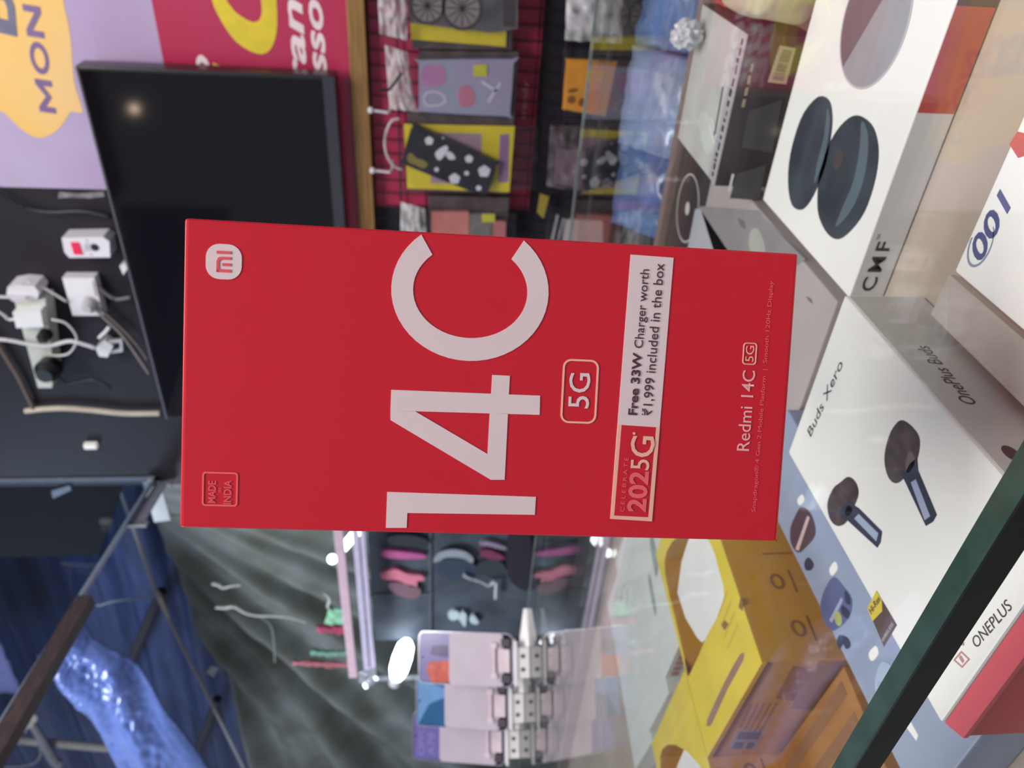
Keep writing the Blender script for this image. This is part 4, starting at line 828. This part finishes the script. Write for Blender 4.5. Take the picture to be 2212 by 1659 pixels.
# lower row
m_or = mat('case_orange', (236, 158, 52), rough=.35); m_ordk = mat('case_orange_hole', (150, 84, 30), rough=.5)
pE = packet('case_packet', 'packet with a bright orange phone case with two camera holes', (-.30, 1.17, .93))
cE = MB().prism(FK, smooth_loop([(-0.2628,0.9472),(-0.2641,0.8857),(-0.2703,0.8807),(-0.3356,0.8857),(-0.34,0.8923),(-0.3337,0.9454),(-0.3271,0.9509),(-0.2694,0.952)], 2), .004, .012).build('phone_case', m_or, pE)
for q in ([(-0.3186,0.9399)][0], [(-0.322,0.9234)][0]): flat('camera_hole', FK, ellipse(q[0], q[1], .0062, .0062, 18), m_ordk, cE, .012, .0124)
flat('lens_mark', FK, smooth_loop([(-0.3042,0.9456),(-0.3024,0.9333),(-0.3063,0.9329),(-0.3094,0.9451)], 2), m_ordk, cE, .012, .0124)
bag(pE, 'clear_bag', [(-0.2483,0.9609),(-0.3503,0.9507),(-0.3518,0.8735),(-0.2477,0.888)], .016, m_bag, .004, .003, 11)
pF = packet('case_packet', 'packet wrapped in crinkled white film beside the orange case', (-.2, 1.17, .93))
bag(pF, 'white_wrap', [(-0.1539,0.9639),(-0.2371,0.958),(-0.2385,0.8757),(-0.1502,0.8886)], .012, m_bagw, .007, .006, 12)
flat('inner_card', FK, [(-0.1593,0.9595),(-0.2247,0.9553),(-0.2275,0.8807),(-0.156,0.891)], mat('card_pale', (196, 190, 200), rough=.4), pF, .002, .008)
flat('hook_slot', FK, [(-0.1982,0.9521),(-0.1965,0.9399),(-0.2024,0.9392),(-0.2041,0.9515)], m_blk, pF, .008, .0083)
pG = packet('case_packet', 'smoky crinkled packet with a pale pink case inside, below the black floral case', (-.43, 1.17, .92))
flat('phone_case', FK, [(-0.3957,0.9535),(-0.3958,0.9099),(-0.4542,0.912),(-0.4492,0.9528)], mat('case_mauve', (150, 128, 142), rough=.35), pG, .003, .009)
bag(pG, 'smoky_bag', [(-0.3565,0.9686),(-0.4527,0.9658),(-0.4609,0.8735),(-0.3548,0.8803)], .014, m_bagd, .007, .005, 13)
flat('pale_edge', FK, [(-0.3961,0.9186),(-0.3958,0.9099),(-0.448,0.9082),(-0.4467,0.9173)], mat('case_pale_pink', (186, 166, 186), rough=.35), pG, .009, .0094)
pH = packet('case_packet', 'packet with shiny silver stripes above a white card, beside the red phone box', (-.54, 1.17, .92))
flat('inner_card', FK, [(-0.5099,0.9303),(-0.5117,0.8668),(-0.584,0.8573),(-0.5853,0.929)], mat('card_white', (204, 196, 192), rough=.4), pH, .002, .008)
for q in ([(-0.499,0.9451),(-0.5005,0.9411),(-0.5857,0.9495),(-0.5858,0.9558)], [(-0.5052,0.9353),(-0.5067,0.9321),(-0.5855,0.94),(-0.5856,0.9448)]): flat('silver_stripe', FK, q, mat('film_silver', (214, 210, 220), rough=.15, metal=.6), pH, .012, .0124)
bag(pH, 'clear_bag', [(-0.4867,0.9614),(-0.5858,0.9574),(-0.584,0.8573),(-0.4891,0.8698)], .010, m_bag, .004, .003, 14)
# yellow tags and peg hooks
tag(MB().prism(front(1.175), [(-0.4738,0.9718),(-0.4781,0.9564),(-0.5167,0.9621),(-0.5057,0.9738)], 0, .001).build('yellow_tag', mat('tag_olive', (150, 132, 52), rough=.5)), 'small yellow tag hanging between the rack rows near the red phone box', 'tag')
m_peg = mat('peg_white', (220, 214, 220), rough=.3)
hl = ['white ball-tipped peg hook between the lilac case and the floral case', 'white ball-tipped peg hook above the floral case']
for k, q in enumerate(([(-0.3401,1.2318),(-0.3431,1.2055)], [(-0.4293,1.2331),(-0.4321,1.2055)])):
    t = thing('peg_hook', hl[k], 'hook', (q[0][0], 1.19, q[1][1]), 'peg hooks on the rack')
    MB().tube([(q[1][0], 1.188, q[1][1]), (q[1][0], 1.148, q[1][1]), (q[1][0], 1.14, q[1][1] + .003), (q[0][0], 1.138, q[0][1])], .0020, 8).build('peg', m_peg, t)
    MB().lathe((q[0][0], 1.138, q[0][1] - .003), (0, 0, 1), [(0, .001), (.001, .004), (.004, .0048), (.007, .004), (.008, .001)], 12).build('ball_tip', m_peg, t)
tag(MB().tube(smooth_path(wallpts(1.135, [(-0.3105,1.2185),(-0.31,1.2068),(-0.3021,1.1988),(-0.2906,1.1908),(-0.2867,1.1868)]), 5), .0024, 8).build('wire_hook', m_blk), 'black bent hook through the header of the lilac case packet', 'hook')

# ------------------------------------------------------------ glass side pane, brackets and beam
struct(MB().prism(front(1.28), [(-1.125, 1.775), (-1.42, 1.912), (-1.42, 2.7), (-1.125, 2.7)], -.02, 0).build('dark_backing', mat('backing_dark', (30, 27, 33), rough=.7, spec=.15)))  # added panel, painted dark for the darkness beyond the glass pane
P0, P1 = Vector((-1.108, 1.199, 1.70)), Vector((-.905, .22, 1.70))
FG = Fr(P0, P1 - P0, (0, 0, 1)); GL = (P1 - P0).length
gp = thing('glass_side_pane', 'large clear glass pane overhead with a bright polished lower edge', 'glass pane', tuple(P0))
m_pane = glass('pane_glass', (196, 206, 216), ior=1.5, rough=.05)
MB().rect(FG, 0, .006, GL, .85, -.004, .004).build('pane', m_pane, gp)
MB().rect(FG, 0, 0, GL, .006, -.0042, .0042).build('polished_edge', mat('edge_bright', (150, 166, 190), rough=.2, metal=.3), gp)
MB().rect(FG, -.002, 0, .003, .85, -.0045, .0045).build('vertical_edge', mat('edge_dim', (150, 154, 166), rough=.3), gp)
br = thing('corner_bracket', 'grey metal bracket with two strap arms at the corner of the glass pane', 'bracket', tuple(P0))
m_br = mat('bracket_metal', (146, 150, 158), rough=.35, metal=.2); m_brd = mat('bracket_metal_dull', (132, 134, 150), rough=.4)
Fb = front(1.19)
flat('strap_arm', Fb, [(-1.104,1.7215),(-1.1071,1.6892),(-1.2154,1.6892),(-1.22,1.7227)], m_br, br, 0, .003)
T0 = Fr(P0, P1 - P0, (0, 0, 1))
MB().rect(T0, .012, -.024, .150, -.001, .0045, .007).build('strap_arm', m_brd, br)
MB().rect(T0, .002, -.032, .016, .006, .0045, .010).build('end_clip', m_br, br)
MB().rect(T0, .142, -.030, .156, .006, .0045, .010).build('end_clip', m_br, br)
MB().box(-1.135, -1.098, 1.186, 1.196, 1.700, 1.712).build('corner_plate', m_br, br)
Fc = front(1.9)
tag(MB().prism(front(1.199), [(-1.1345,1.9065),(-1.12,1.8673),(-1.1327,1.8671),(-1.1551,1.9085)], 0, .004).build('wall_clip', m_brd), 'small grey clip high on the wall end beside the glass pane', 'clip')
tag(MB().box(-1.02, -1.008, 1.188, 1.199, 1.788, 1.812, .002).build('wall_light', mat('wall_light_lens', (226, 222, 214), rough=.3, emit=(240, 236, 226), es=.3)), 'tiny white light fitting on the dark wall near the glass pane', 'light fitting')
bm0 = thing('wooden_beam', 'dark brown wooden beam just under the glass pane edge', 'beam', (-1.0, .5, 1.655))
MB().loft(*[[Vector((p[0] + a * .011, p[1], 1.66 + c)) for a, c in ((-1, -.011), (1, -.011), (1, .011), (-1, .011))] for p in [(-0.9737,0.79),(-0.9183,0.4756)]]).build('beam', wood('beam_wood', (74, 60, 58), (52, 46, 52), (50, 3, 50)), bm0)

# ------------------------------------------------------------ tarpaulins beyond the wall
m_gt = mat('grey_tarpaulin', (118, 125, 125), rough=.5, col2=(94, 98, 90), scale=5, bump=.25)
APX = Vector((-1.86, 2.36))
def gtf(u, v):
    x = -1.02 - 4.0 * u; zt = 2.162 if x > -2.02 else 2.162 + (x + 2.02) * .082
    z = zt - v * (zt - .45); d = Vector((x, z)) - APX; th = math.atan2(-d.y, -d.x); r = d.length
    f = (.022 + .012 * r) * math.sin(th * 33 + 1.1 * math.sin(r * 2.1)) + (.016 + .010 * r) * math.sin(th * 57 + 1.7 + .8 * math.sin(r * 3)) + .020 * noise.noise(Vector((x * 2.2, z * 2.2, 1.3))) + .012 * noise.noise(Vector((x * 9, z * 7, 4)))
    return Vector((x, 2.07 + f * min(1, (r / 1.1) ** 1.5) + .012, z))
tag(MB().sheet(gtf, 200, 140, .004).build('grey_tarpaulin', m_gt, smooth=True), 'large wrinkled grey-green tarpaulin hung under the white rope', 'tarpaulin')
m_bt = mat('navy_tarpaulin', (42, 60, 106), rough=.42, col2=(32, 46, 82), scale=5, bump=.3, stretch=(1, 1, 6))
def btf(u, v):
    x = -1.02 - 4.4 * u; z = 1.92 + 1.5 * v
    f = .012 * math.sin(z * 34 + 2 * math.sin(x * 2)) + .01 * math.sin(z * 61 + x * 3) + .03 * noise.noise(Vector((x * .9, z * 6, 7)))
    return Vector((x, 2.20 + f, z))
tag(MB().sheet(btf, 60, 90, .004).build('navy_tarpaulin', m_bt, smooth=True), 'dark blue tarpaulin hung above the white rope', 'tarpaulin')
rp_ = [Vector((-1.30, 1.985, 2.20)), Vector((-2.02, 1.985, 2.186)), Vector((-2.46, 1.985, 2.176)), Vector((-3.08, 1.985, 2.107)), Vector((-3.74, 1.985, 2.035)), Vector((-4.6, 1.985, 1.95))]
tag(MB().tube(smooth_path(rp_, 5), .0075, 8).build('white_rope', mat('rope_white', (150, 150, 156), rough=.7, bump=.5, scale=120)), 'white rope holding the top of the grey tarpaulin', 'rope')
tag(MB().prism(front(1.97), [(-2.3835,2.1716),(-2.3974,2.1577),(-2.549,2.15),(-2.5457,2.1597),(-2.4507,2.1717)], 0, .004).build('rope_wrap', mat('wrap_cream', (176, 166, 156), rough=.7)), 'cream wrapping bound round the white rope', 'wrapping')
tag(MB().tube(smooth_path(wallpts(1.96, [(-2.4148,2.4454),(-2.4381,2.4053),(-2.4473,2.3812),(-2.4259,2.32),(-2.4036,2.1579)]), 5), .004, 8).build('hanging_cord', mat('cord_grey', (134, 138, 150), rough=.6)), 'pale knotted cord hanging down the dark blue tarpaulin to the rope', 'cord')
m_pole = mat('dark_pole', (34, 34, 46), rough=.5)
for lab, q in (('dark pole leaning across the dark blue tarpaulin by the knotted cord', [(-2.5453,2.2171),(-3.1258,2.4953)]), ('dark pole leaning below the bright blue sheet', [(-3.3077,2.1211),(-3.9015,2.3398)])):
    tag(MB().tube(wallpts(2.10, q), .020, 8).build('lean_pole', m_pole), lab, 'pole')
m_bs = mat('blue_plastic_sheet', (88, 108, 172), rough=.2, spec=.9, var=.06, scale=34, bump=.8)
UE = [(-2.0276,2.2458),(-2.0916,2.2385),(-2.1795,2.2268),(-2.2749,2.1603),(-2.3841,2.1183),(-2.5758,2.0831),(-2.849,2.0251),(-3.1309,1.9742)]
LE = [(-2.2482,2.4151),(-2.3408,2.3939),(-2.4127,2.3823),(-2.4871,2.3718),(-2.5729,2.3601),(-2.6622,2.3479),(-2.8467,2.3432),(-3.0898,2.3345)]
def bsf(u, v):
    t = u * (len(UE) - 1); i = min(int(t), len(UE) - 2); f = t - i
    a = Vector(UE[i]) * (1 - f) + Vector(UE[i + 1]) * f; c = Vector(LE[i]) * (1 - f) + Vector(LE[i + 1]) * f
    p = a * (1 - v) + c * v
    nz = .010 * noise.noise(Vector((u * 7, v * 5, 2))) + (.006 + .030 * math.exp(-((v - .30) / .10) ** 2) + .030 * math.exp(-((v - .72) / .09) ** 2)) * abs(noise.noise(Vector((u * 26, v * 14, 6)))) + .010 * math.sin(v * 17 + 3 * math.sin(u * 5))
    return Vector((p.x, 1.62 - .10 * math.sin(PI * v) + nz, p.y))
tag(MB().sheet(bsf, 110, 50, .004).build('blue_plastic_sheet', m_bs, smooth=True), 'bright blue shiny plastic sheet draped below the wooden beam', 'plastic sheet')
tag(MB().tube(wallpts(1.95, [(-3.31,3.0141),(-3.3287,2.8879),(-3.395,2.6562),(-3.4189,2.5643)]), .018, 10).build('cross_pole', mat('pole_beige', (130, 126, 124), rough=.6)), 'beige cross pole behind the blue plastic sheet', 'pole')
tag(MB().sheet(quad_sheet(front(1.9), [(-3.0001,2.755),(-3.0814,2.7531),(-3.146,2.8113),(-3.1025,2.8312)], 0, .03, 10, 3, .02), 10, 10, .006).build('pale_knot', mat('knot_pale', (166, 162, 158), rough=.6, var=.2, scale=40), smooth=True), 'pale crumpled cloth knot above the beige cross pole', 'knot')
tag(MB().tube(smooth_path(wallpts(1.9, [(-3.1128,2.7909),(-3.2122,2.7863),(-3.2925,2.7865),(-3.4178,2.7831),(-3.4465,2.7679)]), 5), .014, 8, .022).build('cloth_strap', mat('strap_grey', (112, 112, 120), rough=.7)), 'grey cloth strap knotted over the beige cross pole', 'strap')
tag(MB().tube(smooth_path(wallpts(1.92, [(-3.2814,2.8173),(-3.3918,2.8409),(-3.4571,2.8862),(-3.4814,2.9587),(-3.4797,3.0541)]), 5), .005, 6).build('loose_cord', mat('cord_slate', (110, 116, 130), rough=.6)), 'grey cord looping down from the beige cross pole', 'cord')
tag(MB().sheet(quad_sheet(front(1.8), [(-2.21,2.7233),(-2.4366,2.6589),(-2.7396,2.677),(-2.7385,2.9012)], 0, .01, 8, 4), 8, 8, .003).build('lavender_lit_panel', mat('lavender_lit', (150, 142, 190), rough=.5), smooth=True), 'pale lavender lit panel seen through the glass pane', 'sheet')  # stands for a far lit panel, its light put into the colour
m_thr = mat('thread_white', (196, 198, 196), rough=.6)
for lab, q in (('frayed white cord across the middle of the grey tarpaulin', [(-2.4424,1.9549),(-2.4467,1.9218),(-2.4428,1.8874),(-2.4804,1.8518),(-2.4992,1.8097),(-2.5048,1.7516),(-2.5163,1.6921),(-2.5506,1.6341)]),
               ('short frayed white cord high on the grey tarpaulin', [(-2.3048,1.9462),(-2.316,1.925),(-2.3322,1.911),(-2.3231,1.8799),(-2.3193,1.8462)])):
    tag(MB().tube(smooth_path(wallpts(1.93, q), 5), .0065, 6, .003).build('frayed_cord', m_thr), lab, 'cord')
tag(MB().tube(smooth_path(wallpts(1.93, [(-2.4995,1.8028),(-2.5638,1.7673),(-2.6755,1.7681),(-2.7978,1.7787)]), 5), .0035, 6).build('thin_cord', mat('cord_dim', (128, 134, 132), rough=.6)), 'thin grey cord hanging below the frayed white cord', 'cord')
tag(MB().prism(front(1.94), [(-2.8644,2.0607),(-2.8215,2.0355),(-2.836,2.0069),(-2.8983,2.0369)], 0, .003).build('paper_tag', mat('tag_pale', (160, 162, 166), rough=.6)), 'small pale square tag on the edge of the grey tarpaulin', 'tag')

# ------------------------------------------------------------ hanging rail with garments, lamp, rack of small goods
hr = thing('garment_rail', 'three pale pink rails running level in front of the grey tarpaulin', 'rail', (-1.53, 1.5, 0))
m_pr = mat('rail_pale_pink', (214, 182, 194), rough=.35); m_pl = mat('rail_pale_lilac', (206, 194, 220), rough=.35)
MB().box(-2.262, -1.50, 1.490, 1.502, 1.386, 1.412, .002).build('rail', m_pr, hr)
MB().box(-2.222, -1.50, 1.490, 1.502, 1.3455, 1.3625, .002).build('rail', m_pl, hr)
MB().box(-2.215, -1.50, 1.490, 1.502, 1.3275, 1.341, .002).build('rail', m_pl, hr)
MB().box(-1.530, -1.505, 1.50, 1.525, 0, 1.42).build('upright', m_pr, hr)
def garment(label, px, m_, hook=None, y=1.52):
    t = thing('garment', label, 'garment', (px[0][0], y, px[0][1]), 'garments on the rail')
    MB().sheet(quad_sheet(front(y), px, 0, .012, 8, len(label)), 10, 10, .004).build('cloth', m_, t, smooth=True)
    if hook: MB().tube(smooth_path([(p[0], y, p[1]) for p in hook], 5), .004, 8).build('hook', m_thr, t)
garment('mint green garment on a white curved hook above the pink rails', [(-1.9413,1.4527),(-2.0116,1.4748),(-2.0159,1.391),(-1.9335,1.3861)], mat('cloth_mint', (140, 196, 160), rough=.7), [(-1.874,1.4637),(-1.8872,1.4526),(-1.9088,1.4502),(-1.9345,1.4576),(-1.9525,1.448)])
garment('crimson garment beside the mint green one on the pink rails', [(-2.0173,1.4948),(-2.0404,1.4912),(-2.0781,1.3947),(-2.0273,1.3917)], mat('cloth_crimson', (178, 66, 102), rough=.7))
garment('dull green thin garment at the rails between crimson and rose', [(-2.1516,1.5293),(-2.1712,1.5282),(-2.1838,1.401),(-2.1642,1.3999)], mat('cloth_sage', (116, 158, 144), rough=.7))
garment('thin rose garment strip on the pink rails nearest the bright lamp', [(-2.2044,1.5893),(-2.2217,1.5911),(-2.2437,1.4046),(-2.2236,1.4034)], mat('cloth_rose', (180, 104, 116), rough=.7))
lp = thing('bulb_lamp', 'glaring white bulb lamp on a metal holder beside the demo phones', 'lamp', (-2.3, 1.5, 1.25))
m_bulb = mat('bulb_white', (255, 255, 255), rough=.3, emit=(236, 244, 255), es=9.0)
MB().lathe((-2.285, 1.5, 1.262), (.196, 0, -.040), [(0, .012), (.012, .022), (.05, .030), (.11, .031), (.165, .027), (.19, .017), (.198, .004)], 20).build('bulb', m_bulb, lp, smooth=True)
MB().tube(wallpts(1.5, [(-2.2817,1.3829),(-2.2893,1.2707),(-2.2837,1.122)]), .008, 8).build('holder_rod', mat('rod_chrome', (200, 204, 214), rough=.2, metal=.8), lp)
MB().lathe((-2.315, 1.5, 1.268), (.196, 0, -.040), [(0, .02), (.03, .02), (.034, .014)], 14).build('bulb_cap', m_skb, lp)
q = [(-2.2734,1.3526)][0]
b = bmesh.new(); bmesh.ops.create_icosphere(b, subdivisions=3, radius=.028)
for v in b.verts: v.co = v.co * (1 + .5 * noise.noise(v.co * 60)) + Vector((q[0], 1.5, q[1]))
MB().add(b).build('foil_clip', mat('foil', (230, 232, 240), rough=.2, metal=.7), lp)
m_tube = mat('tube_white', (255, 255, 255), rough=.3, emit=(246, 250, 255), es=6.0)
tl = thing('led_tube', 'slim glowing white light tube hanging beside the red phone box', 'light tube', tuple([(-2.045,1.928,1.407)][0]))
q = [(-2.105,1.893,1.467),(-2.045,1.928,1.407),(-2,1.955,1.361)]
MB().tube(q, .016, 10).build('tube', m_tube, tl)
q2 = [(-2.13,1.878,1.495)][0]
MB().tube([q[0], q2], .004, 6).build('lead', m_skb, tl)
MB().tube([q[2], (q[2][0], 1.985, 2.19)], .0018, 6).build('cord', m_blk, tl)
b = bmesh.new(); bmesh.ops.create_uvsphere(b, u_segments=14, v_segments=8, radius=.017)
bmesh.ops.translate(b, vec=q2, verts=b.verts); MB().add(b).build('bulb_end', m_tube, tl, smooth=True)
# board of small goods behind the phones
gd = thing('goods_board', 'dark grey board hung with small pouches behind the demo phones', 'board', (-2.0, 1.56, 0))
m_gb = mat('board_slate', (84, 92, 102), rough=.65, spec=.2, col2=(62, 68, 78), scale=7)
MB().rect(front(1.56), *[c for p in ([(-2.1651,0.8128)][0], [(-1.5666,1.3291)][0]) for c in p], -.012, 0).build('board', m_gb, gd)
x0 = [(-2.1466,1.1493)][0]; x1 = [(-1.5709,1.1488)][0]
MB().rect(front(1.56), x0[0], x0[1] - .002, x1[0], x0[1] + .002, 0, .006).build('divider', mat('divider_grey', (112, 118, 128), rough=.4), gd)
d0 = [(-1.9332,1.142)][0]; d1 = [(-1.9245,1.3441)][0]
MB().rect(front(1.56), d0[0] - .0015, d0[1], d0[0] + .0015, d1[1], 0, .006).build('divider', mat('divider_grey', (112, 118, 128), rough=.4), gd)
for x in (d0[0] - .3, d0[0] + .18): MB().box(x, x + .03, 1.562, 1.58, 0, 1.0).build('leg', m_gb, gd)
FQ = front(1.55)
def small(name, label, cat, px, m_, group=None, a=-.008, b=.004, n=3):
    return tag(MB().prism(FQ, smooth_loop(px, n), a, b).build(name, m_), label, cat, group)
g_ = 'small goods on the dark board'
small('pink_strap', 'thin magenta strap on the dark board', 'strap', [(-1.7277,1.2885),(-1.7246,1.2631),(-1.7435,1.1733),(-1.7599,1.1653),(-1.7621,1.2169),(-1.7518,1.284)], mat('strap_magenta', (196, 92, 154), rough=.5), g_)
small('pink_mitten', 'salmon pink folded cloth on the dark board', 'cloth', [(-1.8289,1.2978),(-1.8133,1.2726),(-1.8058,1.2505),(-1.8278,1.2181),(-1.8379,1.174),(-1.8593,1.1686),(-1.8626,1.1909),(-1.8798,1.1883),(-1.8877,1.2052),(-1.8607,1.2381),(-1.8512,1.2655),(-1.8502,1.2903)], mat('cloth_salmon', (226, 128, 152), rough=.6), g_)
small('maroon_cloth', 'dull rose cloth below the salmon pink one on the dark board', 'cloth', [(-1.8678,1.2744),(-1.8695,1.2328),(-1.8929,1.1842),(-1.9236,1.1803),(-1.9445,1.2061),(-1.9113,1.2618)], mat('cloth_dull_rose', (132, 96, 110), rough=.6), g_)
small('navy_pouch', 'rounded navy pouch with a pale grey band on the dark board', 'pouch', [(-1.7812,1.138),(-1.7662,1.1011),(-1.7678,1.053),(-1.798,1.0133),(-1.8401,1.0091),(-1.8554,1.0509),(-1.8357,1.1212)], mat('pouch_navy', (54, 66, 86), rough=.45), g_)
small('grey_band', 'curved pale grey band above the navy pouch', 'band', [(-1.7729,1.1407),(-1.737,1.1272),(-1.7204,1.088),(-1.7317,1.047),(-1.7607,1.0228),(-1.781,1.0277),(-1.7597,1.0532),(-1.754,1.1012),(-1.7694,1.1243)], mat('band_grey', (156, 162, 172), rough=.4), g_, .004, .008)
small('dark_pouch', 'dark green-grey pouch with a magenta top on the dark board', 'pouch', [(-1.7941,1.0079),(-1.7707,0.9699),(-1.7884,0.9342),(-1.8306,0.9248),(-1.846,0.9665),(-1.8319,1.0009)], mat('pouch_green_grey', (56, 66, 72), rough=.45), g_)
small('magenta_patch', 'dark magenta pouch close to the red phone box on the dark board', 'pouch', [(-1.7411,1.0042),(-1.7299,0.9786),(-1.7598,0.9315),(-1.776,0.9362),(-1.7661,0.984)], mat('pouch_magenta', (130, 56, 88), rough=.5), g_)
small('lilac_strap', 'lilac strap just under the red phone box edge on the dark board', 'strap', [(-1.7052,1.0055),(-1.694,0.9842),(-1.7195,0.9282),(-1.7315,0.9303),(-1.714,0.9779)], mat('strap_lilac', (158, 138, 164), rough=.5), g_)
small('black_case', 'black rounded case at the top of the dark board', 'case', [(-1.6659,1.2705),(-1.6599,1.215),(-1.6808,1.1595),(-1.7121,1.1623),(-1.7064,1.2159),(-1.6892,1.2659)], mat('case_ink', (44, 48, 56), rough=.4), g_)
small('black_pack', 'long black pack at the counter end of the dark board', 'pack', [(-1.6607,0.9207),(-1.6625,0.858),(-1.8939,0.8463),(-1.9151,0.8651),(-1.8437,0.9156)], mat('pack_black', (44, 40, 50), rough=.4), g_)
m_wt = mat('tuft_white', (206, 222, 226), rough=.6)
tl_ = ['largest of three white tufts on the dark board', 'middle of three white tufts on the dark board', 'smallest of three white tufts on the dark board']
for k, q in enumerate(([(-2.0313,1.0937),(-2.0091,1.0765),(-2.0192,1.0588),(-2.0469,1.0611),(-2.0553,1.0816)], [(-2.0422,1.0612),(-2.0151,1.0471),(-2.0389,1.0348),(-2.0906,1.0394),(-2.0662,1.0518)], [(-2.0581,1.0254),(-2.0354,1.0113),(-2.0738,0.9951),(-2.0777,1.0129)])):
    small('white_tuft', tl_[k], 'tuft', q, m_wt, g_)
b = MB().tube(smooth_path(wallpts(1.54, [(-1.8309,1.049),(-1.8488,1.0233),(-1.8628,0.9947),(-1.8809,0.9713),(-1.8688,0.9505),(-1.9435,0.9469)]), 4), .006, 6)
tag(b.build('bent_wire', mat('wire_pale', (192, 196, 200), rough=.4)), 'pale bent wire hanging on the dark board', 'wire', g_)
# warm bulb behind the shopper, mirrored in the television
Pm = Vector(([(-0.3538,1.5641)][0][0], 1.15, [(-0.3538,1.5641)][0][1])); dv = Pm - EYE
Q = Pm + Vector((dv.x, -dv.y, dv.z)) * ((1.15 + .8) / dv.y)
wb = thing('warm_bulb', 'warm ceiling bulb mirrored as a spot in the television', 'bulb', tuple(Q))
b = bmesh.new(); bmesh.ops.create_uvsphere(b, u_segments=16, v_segments=10, radius=.015); bmesh.ops.translate(b, vec=Q, verts=b.verts)
MB().add(b).build('globe', mat('bulb_warm', (255, 240, 220), rough=.3, emit=(255, 226, 196), es=34), wb, smooth=True)
MB().tube([Q + Vector((0, 0, .0145)), (Q.x, Q.y, 2.6995)], .004, 6).build('cord', m_blk, wb)
